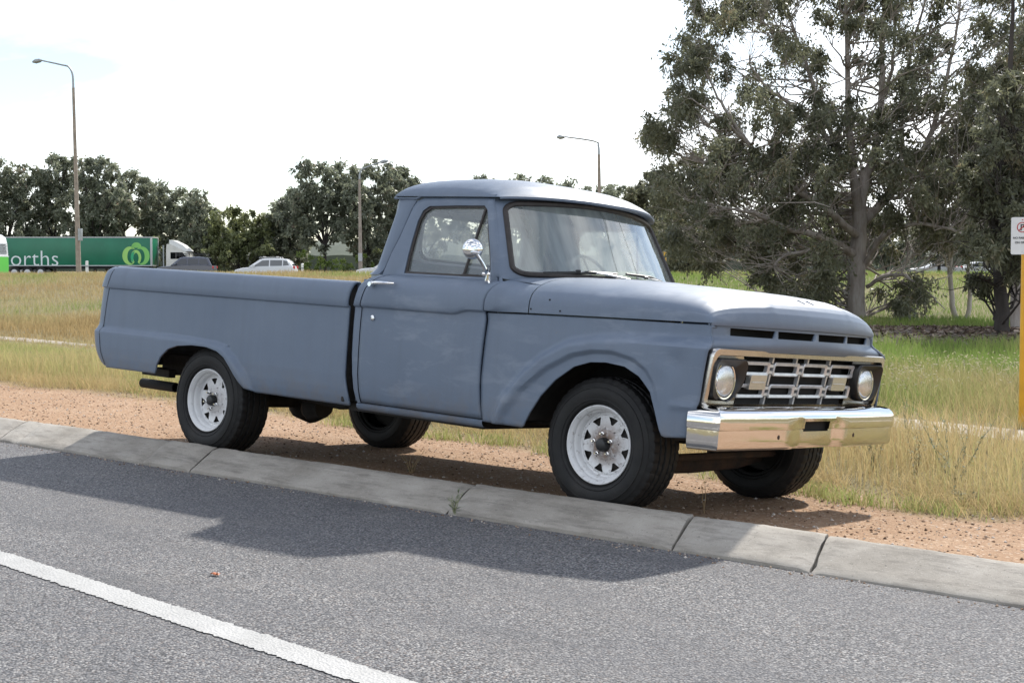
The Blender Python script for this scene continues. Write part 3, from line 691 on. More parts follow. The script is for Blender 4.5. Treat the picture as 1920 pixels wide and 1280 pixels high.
    MB().tube([(-2.95, -.30, .27), (-2.90, -.30, .30), (-2.80, -.30, .31)], [.06, .10, .07], 10).tube([(-3.2, -.42, .40), (-2.5, -.42, .36), (-1.9, -.42, .43)], .03, 6).build('leaf_spring', M['dark'], T)
    MB().tube([(-2.9, 0, .36), (-2.0, 0, .40)], .04, 8).build('drive_shaft', M['dark'], T)
    MB().box(-1.95, -.85, -.86, .86, .385, .43).build('under_floor', M['dark'], T)
    MB().tube([(0, -.72, .30), (0, -.5, .27), (0, 0, .26), (0, .5, .27), (0, .72, .30)], .045, 8).build('front_axle', M['rust'], T)
    MB().tube([(.14, -.66, .33), (.14, .66, .33)], .022, 8).build('tie_rod', M['rust'], T)
    MB().box(.30, .50, -.46, .46, .44, .52).build('front_crossmember', M['dark'], T)
    MB().lathe([(.028, .40), (.036, .40), (.036, 0), (.030, 0), (.028, .3)], (-4.567, -.50, .325), 'x', 16).build('exhaust_pipe', M['void'], T)
    MB().box(-4.42, -4.10, -.62, -.56, .40, .455).box(-4.42, -4.36, -.62, .62, .40, .455).build('hitch_bar', M['dark'], T)
    for s in (-1, 1): MB().box(-3.80, -3.70, min(s * .50, s * .56), max(s * .50, s * .56), .44, .68).build('bed_support', M['rust'], T)
    # ---------------- wheels
    def tyre_mesh():
        b = MB(); n = 160; prof = [(.200, .010, 0), (.209, .004, 0), (.217, .006, 0), (.225, -.010, 0), (.236, -.014, 0), (.239, -.0185, 0), (.243, -.0165, 0), (.260, -.021, 0), (.282, -.022, 0), (.296, -.0195, 0), (.298, -.0225, 0), (.302, -.0220, 0), (.304, -.017, 0), (.318, -.010, 0), (.326, -.006, 0), (.330, -.001, 0), (.340, .004, 1), (.3525, .014, 1), (.3575, .028, 2), (.3580, .050, 2), (.349, .053, 0), (.349, .062, 0), (.3590, .065, 3), (.3595, .092, 3), (.350, .095, 0), (.350, .104, 0), (.3600, .107, 0), (.3600, .125, 0)]
        prof = [(r, h) if k == 0 else (r, h, k) for r, h, k in prof]
        full = prof + [(p[0], .25 - p[1]) + tuple(p[2:]) for p in prof[::-1][1:]]
        G = []
        for p in full:
            row = []
            for i in range(n):
                q = 2 * math.pi * i / n; r = p[0]
                if len(p) > 2:
                    ph = {1: i % 4 < 1, 2: i % 4 < 1, 3: (i + 1) % 4 < 1}[p[2]]; r -= .005 if ph else 0
                row.append((r * math.cos(q), p[1], r * math.sin(q)))
            G.append(row)
        return b.grid(G, closed_v=True)
    def rim_mesh(b=None):
        b = MB()
        b.lathe([(.196, .012), (.2085, .010), (.2095, .003), (.2085, -.002), (.204, -.003), (.199, .001), (.194, .008), (.189, .012), (.186, .022), (.186, .034), (.178, .040), (.174, .052), (.172, .075), (.164, .078), (.158, .072), (.153, .070)], (0, 0, 0), 'y', 64)
        rr = [.153, .148, .143, .132, .120, .108, .098, .082]; hh_ = [.070, .069, .069, .070, .071, .070, .068, .062]
        Gd = []
        for r, h in zip(rr, hh_):
            row = []
            for k in range(8):
                w_ = float(np.interp(r, [.098, .108, .146, .150], [2.4, 3.4, 12.0, 11.5])); c0 = 45 * k
                for a in (-22.5, -18, -w_, -w_ * .5, 0, w_ * .5, w_, 18): row.append((r * math.cos(R(c0 + a)), h, r * math.sin(R(c0 + a))))
            Gd.append(row)
        b.grid(Gd, closed_v=True, skip=lambda i, j: 1 <= i < 5 and 2 <= j % 8 < 6)
        b.lathe([(.082, .062), (.076, .054), (.066, .050), (.050, .050), (.036, .056)], (0, 0, 0), 'y', 48)
        return b
    def rot_y(pts): return pts
    wheels = [(0, -1, .3965, .905, 'rim_f', R(2.0)), (WB, -1, .3195, .927, 'rim_r', 0), (0, 1, .3965, .905, 'rim_f', R(2.0)), (WB, 1, .3195, .927, 'rim_r', 0)]
    tm = tyre_mesh()
    for wx, s, hz, yo, rm, st in wheels:
        hub = bpy.data.objects.new('wheel', None); hub.empty_display_size = .1; link(hub, T); hub.location = (wx, s * yo, hz)
        hub.rotation_euler = (0, R(13 if wx == 0 else 31), 0)
        hub.rotation_euler = (0, 0, (math.pi if s > 0 else 0) + st * 0)
        t2 = MB(); t2.v = tm.v; t2.f = tm.f
        t2.build('tyre', M['tyre'], hub, ang=24)
        rim = rim_mesh().build('rim', M[rm], hub, ang=40)
        rim.rotation_euler = (0, R(15 if wx == 0 else -10), 0)
        MB().lathe([(0, .012), (.02, .012), (.030, .016), (.036, .026), (.038, .060)], (0, 0, 0), 'y', 28).build('hub_cap', M['black'], hub)
        for k in range(5):
            q = R(72 * k + (22 if wx == 0 else 50)); c = (.058 * math.cos(q), .052, .058 * math.sin(q))
            b = MB(); b.lathe([(0, -.038), (.005, -.038), (.007, -.034), (.007, -.022), (.011, -.020), (.012, 0)], c, 'y', 6).build('lug_nut', M['chrome'], hub)
        MB().lathe([(.035, .066), (.155, .090), (.185, .10), (.185, .15), (.10, .16)], (0, 0, 0), 'y', 32).build('brake_drum', M['dark'], hub)
    return T
_sd = {}
def simple_dark():
    if 'a' not in _sd: _sd['a'] = simple('radiator_grey', (.02, .02, .021), .5)
    return _sd['a']
PICKUP = build_pickup()

# ------------------------------------------------------------------ the lie of the land
FH = np.array([-.64715, .76236]); RH = np.array([.76236, .64715])
def rs(r, s):
    """metres ahead of / to the right of the camera position -> world x, y"""
    return CAM[0] + FH[0] * r + RH[0] * s, CAM[1] + FH[1] * r + RH[1] * s
def vnoise(x, y, seed=0):
    """smooth value noise"""
    x = np.asarray(x, float); y = np.asarray(y, float); xi = np.floor(x).astype(np.int64); yi = np.floor(y).astype(np.int64)
    fx = x - xi; fy = y - yi; fx = fx * fx * (3 - 2 * fx); fy = fy * fy * (3 - 2 * fy)
    def h(a, b):
        n = (a * 374761393 + b * 668265263 + seed * 1442695041) & 0x7fffffff; n = ((n ^ (n >> 13)) * 1274126177) & 0x7fffffff
        return ((n ^ (n >> 16)) & 0xffff) / 65535.0
    return (h(xi, yi) * (1 - fx) + h(xi + 1, yi) * fx) * (1 - fy) + (h(xi, yi + 1) * (1 - fx) + h(xi + 1, yi + 1) * fx) * fy
def fbm(x, y, seed=0, o=4):
    t = 0; a = .5
    for k in range(o): t = t + a * vnoise(x * 2 ** k, y * 2 ** k, seed + k); a *= .5
    return t / (1 - .5 ** o)
def road_z(x): return -.058 - .011 * 60 * np.tanh(np.asarray(x, float) / 60)
KB, KF = -.975, -1.305           # back and front line of the kerb
def gz(x, y):
    x = np.asarray(x, float); y = np.asarray(y, float)
    r = (x - CAM[0]) * FH[0] + (y - CAM[1]) * FH[1]
    xc = 9 * np.tanh(x / 9)
    u = np.clip(y + .9, -.3, None)
    drop = -.071 * 2.7 * np.tanh(u / 2.7) + .0022 * np.clip(y - 6, 0, 30)
    z = -.020 - .0137 * xc + drop + 0.93 * sst(36, 64, r) - .70 * sst(70, 92, r)
    z = z + .10 * (fbm(x * .12, y * .12, 3) - .5) * sst(6, 14, y) + .018 * (fbm(x * 1.6, y * 1.6, 9) - .5) * sst(-.8, .3, y)
    under = road_z(x) - .22
    z = np.where(y < KB + .012, under, z)
    far = np.where(y < -13.2, road_z(x) + .03 + .15 * sst(-13.2, -30, y), z)
    return np.where(y < -13.2, far, z)
def span(lo, a, b, hi, d, g=1.13):
    c = list(np.arange(a, b, d)); st = d; v = c[-1]
    while v < hi: st *= g; v += st; c.append(v)
    st = d; v = a; pre = []
    while v > lo: st *= g; v -= st; pre.append(v)
    return np.array(pre[::-1] + c)
def edge_y(x):
    """where the bare gravel strip ends and the grass begins"""
    x = np.asarray(x, float)
    return np.interp(x, [-14, -8, -6, -4, -2, 0, 1.3, 3, 7], [2.45, 2.05, 2.1, 2.0, 1.75, 1.15, 1.25, 3.4, 5.0]) + .75 * (fbm(x * .9, x * 0, 21) - .5)
def path_c(x): return 5.62 - .115 * np.asarray(x, float)
def ground_material():
    m, n, l, b = new_mat('verge_ground'); o = n.new('ShaderNodeTexCoord').outputs['Object']
    at_ = n.new('ShaderNodeAttribute'); at_.attribute_name = 'grass'
    d = ramp(n, l, noise(n, l, o, .9, 8, .65), [(.3, (.30, .19, .115)), (.55, (.36, .238, .152)), (.75, (.41, .29, .20))])
    d = mixc(n, l, ramp(n, l, noise(n, l, o, 14, 6, .7), [(.35, .55), (.6, 0)]), d, (.25, .145, .085))
    v = n.new('ShaderNodeTexVoronoi'); v.inputs['Scale'].default_value = 70; v.inputs['Randomness'].default_value = 1; l.new(o, v.inputs['Vector'])
    hsv = n.new('ShaderNodeSeparateColor'); l.new(v.outputs['Color'], hsv.inputs['Color'])
    pal = ramp(n, l, hsv.outputs['Red'], [(.1, (.20, .12, .07)), (.45, (.40, .25, .155)), (.8, (.48, .34, .23)), (.97, (.60, .51, .42))])
    d = mixc(n, l, ramp(n, l, hsv.outputs['Green'], [(.62, 0), (.75, .7)]), d, pal)
    g = ramp(n, l, noise(n, l, o, .35, 8, .65), [(.3, (.20, .18, .095)), (.5, (.235, .20, .115)), (.7, (.15, .16, .065))])
    g = mixc(n, l, ramp(n, l, noise(n, l, o, 9, 6, .7), [(.4, .5), (.65, 0)]), g, (.12, .095, .045))
    l.new(mixc(n, l, at_.outputs['Fac'], d, g), b.inputs['Base Color']); b.inputs['Roughness'].default_value = .95; b.inputs['Specular IOR Level'].default_value = .15
    nn = bump(n, l, noise(n, l, o, 22, 8, .7), .6, .03); nn = bump(n, l, v.outputs['Distance'], .5, .006, nn); l.new(nn, b.inputs['Normal']); return m
gx = span(-900, -15, 5, 900, .14); gy = span(-700, -1.2, 6, 1100, .11)
gy = np.sort(np.concatenate([gy[(gy < -1.0) & (gy > -700)], [-13.3, -13.1], [KB - .001, KB + .013], gy[gy > -.94]]))
GX_, GY_ = np.meshgrid(gx, gy, indexing='ij')
GZ_ = gz(GX_, GY_); nx_, ny_ = GX_.shape
ii = (np.arange(nx_ - 1)[:, None] * ny_ + np.arange(ny_ - 1)[None, :]).ravel()
gF = np.c_[ii, ii + ny_, ii + ny_ + 1, ii + 1]
ga = sst(-.35, .35, GY_ - edge_y(GX_) + .8 * (fbm(GX_ * 2, GY_ * 2, 5) - .5)); ga = np.where(GY_ < -13, 1, ga)
ground = np_mesh('ground', np.c_[GX_.ravel(), GY_.ravel(), GZ_.ravel()], gF, ground_material(), smooth=True, attrs={'grass': ga.ravel()})
ground['kind'] = 'structure'

# ------------------------------------------------------------------ road, line, kerb
def asphalt_material():
    m, n, l, b = new_mat('chip_seal_asphalt'); o = n.new('ShaderNodeTexCoord').outputs['Object']
    v = n.new('ShaderNodeTexVoronoi'); v.inputs['Scale'].default_value = 105; l.new(mixv(n, l, o, 30, .012), v.inputs['Vector'])
    sc = n.new('ShaderNodeSeparateColor'); l.new(v.outputs['Color'], sc.inputs['Color'])
    st = ramp(n, l, sc.outputs['Red'], [(.0, (.095, .097, .105)), (.35, (.165, .166, .174)), (.65, (.235, .231, .231)), (.85, (.30, .29, .282)), (1.0, (.43, .415, .40))])
    st = mixc(n, l, ramp(n, l, sc.outputs['Green'], [(.80, 0), (.92, .5)]), st, (.22, .165, .135))
    gap = ramp(n, l, v.outputs['Distance'], [(.42, 0), (.75, 1)])
    c = mixc(n, l, gap, st, (.045, .045, .048))
    wear = noise(n, l, mapping(n, l, o, (.35, 1.1, 1)), 1.0, 5, .6)
    c = mixc(n, l, ramp(n, l, wear, [(.35, .45), (.62, 0)]), c, (.10, .10, .108))
    c = mixc(n, l, ramp(n, l, noise(n, l, o, 2.6, 7, .7), [(.52, 0), (.78, .35)]), c, (.20, .185, .17))
    c = mixc(n, l, ramp(n, l, noise(n, l, mapping(n, l, o, (.5, 2.2, 1), (3, 1, 0)), 1.6, 6, .65), [(.56, 0), (.72, .45)]), c, (.075, .075, .08))
    l.new(c, b.inputs['Base Color']); b.inputs['Roughness'].default_value = .82; b.inputs['Specular IOR Level'].default_value = .3
    inv = n.new('ShaderNodeMath'); inv.operation = 'SUBTRACT'; inv.inputs[0].default_value = 1; l.new(v.outputs['Distance'], inv.inputs[1])
    nn = bump(n, l, inv.outputs[0], .9, .007); nn = bump(n, l, noise(n, l, o, 240, 3, .6), .4, .002, nn); l.new(nn, b.inputs['Normal']); return m
def mixv(n, l, vec, scale, amt):
    t = n.new('ShaderNodeTexNoise'); t.inputs['Scale'].default_value = scale; l.new(vec, t.inputs['Vector'])
    a = n.new('ShaderNodeVectorMath'); a.operation = 'MULTIPLY_ADD'; l.new(t.outputs['Color'], a.inputs[0]); a.inputs[1].default_value = (amt,) * 3; l.new(vec, a.inputs[2])
    return a.outputs[0]
M['asphalt'] = asphalt_material()
rx = span(-700, -8, 5, 700, .5); ry = [KF - .0 + .05, -1.6, -3, -5, -8, -11, -13.2]
b = MB(); b.grid([[(x, y, float(road_z(x))) for y in ry] for x in rx]); road = b.build('road', M['asphalt']); road['kind'] = 'structure'
def line_material():
    m, n, l, b = new_mat('white_line_paint'); o = n.new('ShaderNodeTexCoord').outputs['Object']
    c = ramp(n, l, noise(n, l, o, 5, 7, .65), [(.3, (.32, .317, .308)), (.7, (.41, .406, .396))])
    v = n.new('ShaderNodeTexVoronoi'); v.inputs['Scale'].default_value = 90; l.new(o, v.inputs['Vector'])
    c = mixc(n, l, ramp(n, l, noise(n, l, o, 120, 4, .7), [(.58, 0), (.68, .75)]), c, (.12, .12, .12))
    l.new(c, b.inputs['Base Color']); b.inputs['Roughness'].default_value = .7
    l.new(bump(n, l, v.outputs['Distance'], .7, .005), b.inputs['Normal']); return m
def line_y(x): return np.interp(x, [-400, -3, -1.35, .22, 1.42, 4, 400], [-2.9, -3.42, -3.51, -3.64, -3.735, -3.90, -3.95])
lx = np.concatenate([np.linspace(-400, -8, 40), np.arange(-7.9, 4.5, .012), np.linspace(4.6, 400, 40)])
j1 = rng.normal(0, .0045, len(lx)) + .006 * (fbm(lx * 9, lx * 0, 31) - .5); j2 = rng.normal(0, .0045, len(lx)) + .006 * (fbm(lx * 9, lx * 0, 37) - .5)
ly = line_y(lx)
LV = np.r_[np.c_[lx, ly + .072 + j1, road_z(lx) + .004], np.c_[lx, ly - .072 + j2, road_z(lx) + .004]]; k = len(lx)
LF = np.c_[np.arange(k - 1) + k, np.arange(1, k) + k, np.arange(1, k), np.arange(k - 1)]
o = np_mesh('edge_line', LV, LF, line_material()); o['kind'] = 'structure'
def concrete_material():
    m, n, l, b = new_mat('kerb_concrete'); o = n.new('ShaderNodeTexCoord').outputs['Object']
    c = ramp(n, l, noise(n, l, o, 2.3, 8, .7), [(.3, (.245, .222, .190)), (.52, (.335, .308, .27)), (.75, (.42, .39, .348))])
    c = mixc(n, l, ramp(n, l, noise(n, l, mapping(n, l, o, (1, 5, 5)), 3.5, 6, .7), [(.48, 0), (.68, .6)]), c, (.13, .118, .104))
    c = mixc(n, l, ramp(n, l, noise(n, l, o, 60, 5, .7), [(.60, 0), (.70, .7)]), c, (.09, .082, .072))
    c = mixc(n, l, ramp(n, l, noise(n, l, o, 130, 3, .6), [(.62, 0), (.7, .5)]), c, (.55, .53, .49))
    l.new(c, b.inputs['Base Color']); b.inputs['Roughness'].default_value = .9; b.inputs['Specular IOR Level'].default_value = .25
    nn = bump(n, l, noise(n, l, o, 6, 7, .65), .35, .02); nn = bump(n, l, noise(n, l, o, 110, 5, .7), .5, .004, nn); l.new(nn, b.inputs['Normal']); return m
M['concrete'] = concrete_material()
kerb = bpy.data.objects.new('kerb', None); COL.objects.link(kerb); kerb['kind'] = 'structure'; kerb.location = (0, 0, 0)
cuts = [-60, -45, -30, -20, -14, -11, -8.9, -7.1, -5.32, -5.08, -3.55, -3.05, -.78, .665, 1.40, 4.2, 7, 10, 16, 30, 60]
prof = [(KB + .06, -.20), (KB + .035, -.010), (KB + .022, .000), (KB - .010, .006), (KB - .05, .000), (KB - .10, -.014), (KB - .19, -.046), (KB - .26, -.073), (KF + .018, -.086), (KF + .003, -.097), (KF, -.125), (KF, -.24)]
for a, c in zip(cuts[:-1], cuts[1:]):
    dz = random.uniform(-.006, .006); tl = random.uniform(-.004, .004); dy = random.uniform(-.006, .006); n_ = max(3, int((c - a) / .05)) if -8 < a < 5 else 6
    sk0, sk1 = random.uniform(-.10, .10), random.uniform(-.10, .10); g = []
    jag0, jag1 = rng.normal(0, .004, len(prof)), rng.normal(0, .004, len(prof))
    for u in np.linspace(0, 1, n_):
        row = []
        for k, (y, z) in enumerate(prof):
            x = a + .005 + jag0[k] + (c - a - .011 + jag1[k] - jag0[k]) * u
            e = min(u, 1 - u) * (c - a); rd = -.012 * math.exp(-(e / .018) ** 2) * (1 if 2 < k < 11 else 0)
            w_ = .006 * (float(fbm(x * 3, y * 5 + 7, 41)) - .5) + .010 * (float(fbm(x * 14, k * 2.3, 43)) - .5) * (1 if k < 6 else .4)
            x2 = x - (y - KB) * (.45 if x < -2 else .30)      # joints run a little askew
            row.append((x2, y + dy + w_ * .6, z + float(road_z(x)) + .110 + dz + tl * (u - .5) + w_ + rd))
        g.append(row)
    ms = MB().grid(g); nn_ = len(prof)
    ms.f.append(tuple(range(nn_))); ms.f.append(tuple(reversed(range((n_ - 1) * nn_, n_ * nn_))))
    ms.build('kerb_section', M['concrete'], kerb, ang=40)
# footpath
def path_material():
    m, n, l, b = new_mat('footpath_concrete'); o = n.new('ShaderNodeTexCoord').outputs['Object']
    c = ramp(n, l, noise(n, l, o, 1.5, 8, .7), [(.3, (.30, .255, .20)), (.7, (.40, .355, .295))])
    l.new(c, b.inputs['Base Color']); b.inputs['Roughness'].default_value = .9; return m
M['path'] = path_material()
px_ = np.concatenate([np.linspace(-70, -24, 24), np.arange(-23, 12, .5), np.linspace(12, 60, 20)]); g = []
for x in px_:
    c = float(path_c(x)); k = float(np.interp(x, [-19, -16, -7, -5], [.45, .02, .02, 1])); g.append([(x, c + d * k, float(gz(x, c)) + (.025 if abs(d) < .6 else -.05)) for d in (-.62, -.60, -.2, .2, .60, .62)])
o = MB().grid(g).build('footpath', M['path']); o['kind'] = 'structure'
# mulch bed under the trees
M['mulch'] = simple('bark_mulch', (.050, .036, .030), .95, col2=(.115, .085, .068), scale=9, bump=.8, bscale=26)
def mulch_r(s): return 25.6 + 1.2 * (float(fbm(s * .4, 3, 51)) - .5), 31.6 + 1.6 * (float(fbm(s * .35, 9, 52)) - .5)
g = []
for s in np.linspace(-2, 24, 80):
    a, c = mulch_r(s); row = []
    for u in np.linspace(0, 1, 14):
        r = a + (c - a) * u; x, y = rs(r, s); row.append((x, y, float(gz(x, y)) + .16 * math.sin(math.pi * u) ** .6 - .02 + .06 * (float(fbm(x * 2, y * 2, 55)) - .5)))
    g.append(row)
o = MB().grid(g).build('mulch_bed', M['mulch']); o['kind'] = 'structure'
# low wooded rise closing the view behind the trees
hm = simple('far_woodland', (.055, .070, .050), .95, col2=(.10, .115, .085), scale=.06, bump=.6, bscale=.5)
g = []
for s in np.linspace(-260, 260, 261):
    x0, y0 = rs(330, s); x1, y1 = rs(345, s); x2, y2 = rs(520, s); tp = 4.2 + 2.8 * float(fbm(s * .035, 2, 91)) + 1.6 * float(fbm(s * .22, 5, 93)) + 1.0 * float(fbm(s * .9, 8, 95))
    g.append([(x0, y0, -1), (x0, y0, tp * .55), ((x0 + x1) / 2, (y0 + y1) / 2, tp * .85), (x1, y1, tp), (x2, y2, tp + 3), (x2, y2, -1)])
o = MB().grid(g).build('hill', hm); o['kind'] = 'structure'
# the far highway
b = MB(); b.grid([[(*rs(r, s), float(gz(*rs(r, s))) + .02) for r in (99, 104, 110, 116, 122, 128, 134, 139)] for s in np.linspace(-260, 200, 60)])
o = b.build('highway', simple('grey_asphalt', (.11, .11, .112), .9)); o['kind'] = 'structure'

# ------------------------------------------------------------------ grass and small ground cover
def grass_material(name, stops, trans=.4):
    m, n, l, b = new_mat(name); n.remove(b); a = n.new('ShaderNodeAttribute'); a.attribute_name = 'tint'
    c = ramp(n, l, a.outputs['Fac'], stops)
    d = n.new('ShaderNodeBsdfDiffuse'); t = n.new('ShaderNodeBsdfTranslucent'); x = n.new('ShaderNodeMixShader'); x.inputs[0].default_value = trans
    l.new(c, d.inputs['Color']); l.new(c, t.inputs['Color']); l.new(d.outputs[0], x.inputs[1]); l.new(t.outputs[0], x.inputs[2])
    l.new(x.outputs[0], n['Material Output'].inputs['Surface']); return m
GR = [(0, (.46, .335, .165)), (.2, (.53, .42, .225)), (.4, (.46, .40, .19)), (.6, (.40, .40, .165)), (.8, (.29, .355, .115)), (1, (.20, .32, .07))]
M['grass'] = grass_material('grass_blades', GR)
def blades(x, y, h, w, lean, tint, wind=(-.3, .1)):
    """arrays in -> vertices, triangles, tint"""
    n = len(x); z = gz(x, y) - .01; a = rng.uniform(0, 2 * np.pi, n); la = rng.uniform(0, 2 * np.pi, n)
    dx, dy = np.cos(a) * w * .5, np.sin(a) * w * .5
    lx, ly = (np.cos(la) + wind[0]) * lean * h, (np.sin(la) + wind[1]) * lean * h
    B = np.c_[x, y, z]; s = np.c_[dx, dy, np.zeros(n)]
    m = B + np.c_[lx * .30, ly * .30, h * .58]; t = B + np.c_[lx, ly, h * np.sqrt(np.clip(1 - .35 * lean, .3, 1))]
    V = np.stack([B - s, B + s, m - s * .75, m + s * .75, t], 1).reshape(-1, 3)
    i = np.arange(n)[:, None] * 5; F = np.concatenate([i + [0, 1, 3], i + [0, 3, 2], i + [2, 3, 4]], 1).reshape(-1, 3)
    return V, F, np.repeat(tint, 5)
class Stuff:
    def __init__(s): s.V = []; s.F = []; s.T = []; s.n = 0
    def add(s, V, F, T): s.V.append(V); s.F.append(F + s.n); s.T.append(T); s.n += len(V)
    def build(s, name, mat, label, cat):
        o = np_mesh(name, np.concatenate(s.V), np.concatenate(s.F), mat, attrs={'tint': np.concatenate(s.T)}); o['kind'] = 'stuff'
        tag(o, label, cat); return o
def inview(x, y, m=.06):
    d = np.c_[x - CAM[0], y - CAM[1]]; r = d @ FH; s = d @ RH; return (r > 2) & (np.abs(s) < r * (.348 + m) + .6)
near, field = Stuff(), Stuff()
def heads(x, y, h, tint):
    """seed heads: a thin drooping spindle on a fine stalk"""
    n = len(x); V, F, T = blades(x, y, h, np.full(n, .0028), rng.uniform(.1, .5, n), tint * 0 + .12)
    return V, F, T
# belt of tall dry grass between the gravel and the footpath
N1 = 190000
x = rng.uniform(-22, 5.5, N1); y = rng.uniform(.6, 8.4, N1)
e = y - edge_y(x); dens = fbm(x * 1.3, y * 1.3, 61); cl = fbm(x * 3.2, y * 3.2, 62)
keep = inview(x, y) & (y < path_c(x) - .72 + .14 * rng.normal(0, 1, N1)) & (e > .9 * (cl - .5)) & (rng.random(N1) < np.clip(.35 + 1.3 * (dens - .3), .12, 1)) & (rng.random(N1) < sst(-.1, .5, e) * .75 + .25)
x, y, e, cl = x[keep], y[keep], e[keep], cl[keep]; n = len(x)
rr_ = (x - CAM[0]) * FH[0] + (y - CAM[1]) * FH[1]
h = (.10 + .30 * sst(0, .9, e)) * (1 - .55 * sst(1.3, .5, path_c(x) - y)) * rng.uniform(.5, 1.35, n) * (.6 + .8 * fbm(x * .8, y * .8, 63))
h *= 1 - .72 * sst(-4, -11, x) * sst(.7, 1.8, e)
tint = np.clip(.17 + .55 * (fbm(x * .7, y * .7, 64) - .42) + rng.normal(0, .13, n) + .28 * sst(-4, -10, x) + .22 * sst(.6, .0, e) * (cl > .5), 0, 1)
near.add(*blades(x, y, h, rng.uniform(.0028, .006, n) * (1 + .03 * (rr_ - 8)), rng.uniform(.1, .75, n), tint))
# pale bowed straw lying at the foot of the belt
N1 = 26000
x = rng.uniform(-14, 4.5, N1); y = edge_y(x) + rng.normal(.35, .28, N1); keep = inview(x, y) & (fbm(x * 2.2, y * 2.2, 66) > .42); x, y = x[keep], y[keep]; n = len(x)
near.add(*blades(x, y, rng.uniform(.05, .24, n), rng.uniform(.0025, .005, n), rng.uniform(.8, 2.2, n), np.clip(rng.normal(.16, .08, n), 0, 1)))
# green low tufts at the gravel edge and under the truck
tx = [(-3.75, 1.55), (-3.35, 1.62), (-4.7, 1.75), (-2.1, 1.5), (-1.6, 1.35), (.55, .98), (1.0, 1.02), (.2, 1.1), (-2.9, 1.7), (-.5, 1.35), (1.6, 1.35), (2.2, 1.5)]
for cx, cy in tx:
    n = 260; a = rng.normal(0, .13, n); c = rng.normal(0, .09, n)
    near.add(*blades(cx + a, cy + c, rng.uniform(.04, .15, n), rng.uniform(.004, .007, n), rng.uniform(.3, 1.1, n), np.clip(rng.normal(.62, .16, n), 0, 1)))
near.build('dry_grass', M['grass'], 'tall straw-coloured grass between the bare gravel and the footpath', 'grass')
# mown verge along the footpath and the field behind
def field_patch(N_, r0, r1, hmin, hmax, w0, fn):
    r = np.sqrt(rng.uniform(r0 * r0, r1 * r1, N_)); s = rng.uniform(-1, 1, N_) * (r * .372 + .5); x, y = rs(r, s)
    keep = ((y > path_c(x) + .45) | ((x < -8) & (y > path_c(x) - .6) & (rng.random(N_) < .85))) & ~((r > 25.9) & (r < 31.3) & (s > -1.5) & (s < 23.5) & (rng.random(N_) < .94))
    x, y, r, s = x[keep], y[keep], r[keep], s[keep]; n = len(x)
    h = rng.uniform(hmin, hmax, n) * (.55 + .9 * fbm(x * .5, y * .5, 71)); t = fn(x, y, r, s, n)
    h *= np.where(y < path_c(x) + 1.1, .45, 1)
    field.add(*blades(x, y, h, w0 * r / r0 * rng.uniform(.6, 1.2, n), rng.uniform(.1, .7, n), t))
def tintf(x, y, r, s, n):
    green = fbm(x * .22, y * .22, 73) + .18 * sst(0, 8, s) - .10 * sst(0, -6, s)
    return np.clip(.33 + .13 * sst(1, 6, s) + 2.0 * (green - .46) + rng.normal(0, .14, n), .03, .92)
field_patch(90000, 11, 20, .10, .34, .0055, tintf); field_patch(80000, 20, 36, .10, .30, .009, tintf); field_patch(95000, 36, 68, .10, .26, .0095, tintf)
field.build('field_grass', grass_material('field_grass_blades', [(p, tuple(q * .82 for q in c)) for p, c in GR]), 'mixed green and golden grass of the field beyond the footpath', 'grass')
# pale seed heads standing in the field on the right
sh = Stuff(); N1 = 5000; r = rng.uniform(11.5, 18, N1); s = rng.uniform(1.5, 7, N1); x, y = rs(r, s); keep = (y > path_c(x) + .9) & (fbm(x * .9, y * .9, 81) > .47) & (s < r * .38); x, y = x[keep], y[keep]; n = len(x)
V, F, T = blades(x, y, rng.uniform(.25, .48, n), np.full(n, .003), rng.uniform(.2, .9, n), rng.uniform(0, .5, n)); sh.add(V, F, T)
tip = V.reshape(-1, 5, 3)[:, 4]; d = rng.normal(0, 1, (n, 3)) * [1, 1, .3]; d /= np.linalg.norm(d, axis=1)[:, None]; q = np.cross(d, [0, 0, 1.]); L1 = rng.uniform(.03, .07, n)[:, None]
HV = np.stack([tip, tip + d * L1 * .5 + q * .006, tip + d * L1 - [0, 0, .02], tip + d * L1 * .5 - q * .006], 1).reshape(-1, 3); i = np.arange(n)[:, None] * 4
sh.add(HV, np.concatenate([i + [0, 1, 2], i + [0, 2, 3]], 1).reshape(-1, 3), np.repeat(rng.uniform(.6, 1, n), 4))
sh.build('seed_heads', grass_material('seed_head', [(0, (.42, .36, .20)), (.55, (.50, .45, .30)), (1, (.46, .43, .31))]), 'silvery grass seed heads in the field right of the bumper', 'grass')
# loose stones and bark on the gravel strip
def pebbles(name, n, xf, smin, smax, mat, label, cat):
    x, y = xf(n); keep = inview(x, y); x, y = x[keep], y[keep]; n = len(x); z = gz(x, y); z = np.where(y < KB, road_z(x), z); sz = smin * (smax / smin) ** (rng.random(n) ** 2.2)
    base = np.array([(1, 0, 0), (0, 1, 0), (-1, 0, 0), (0, -1, 0), (0, 0, .7), (0, 0, -.5)]); V = base[None] * sz[:, None, None] * rng.uniform(.55, 1.25, (n, 6, 1))
    a = rng.uniform(0, 6.28, n); c, s_ = np.cos(a)[:, None], np.sin(a)[:, None]; V = np.stack([V[..., 0] * c - V[..., 1] * s_, V[..., 0] * s_ + V[..., 1] * c, V[..., 2]], -1)
    V = V + np.c_[x, y, z + sz * .2][:, None]; f = np.array([(0, 1, 4), (1, 2, 4), (2, 3, 4), (3, 0, 4), (1, 0, 5), (2, 1, 5), (3, 2, 5), (0, 3, 5)])
    F = (np.arange(n)[:, None, None] * 6 + f[None]).reshape(-1, 3)
    o = np_mesh(name, V.reshape(-1, 3), F, mat, attrs={'tint': np.repeat(rng.random(n), 6)}); o['kind'] = 'stuff'; tag(o, label, cat)
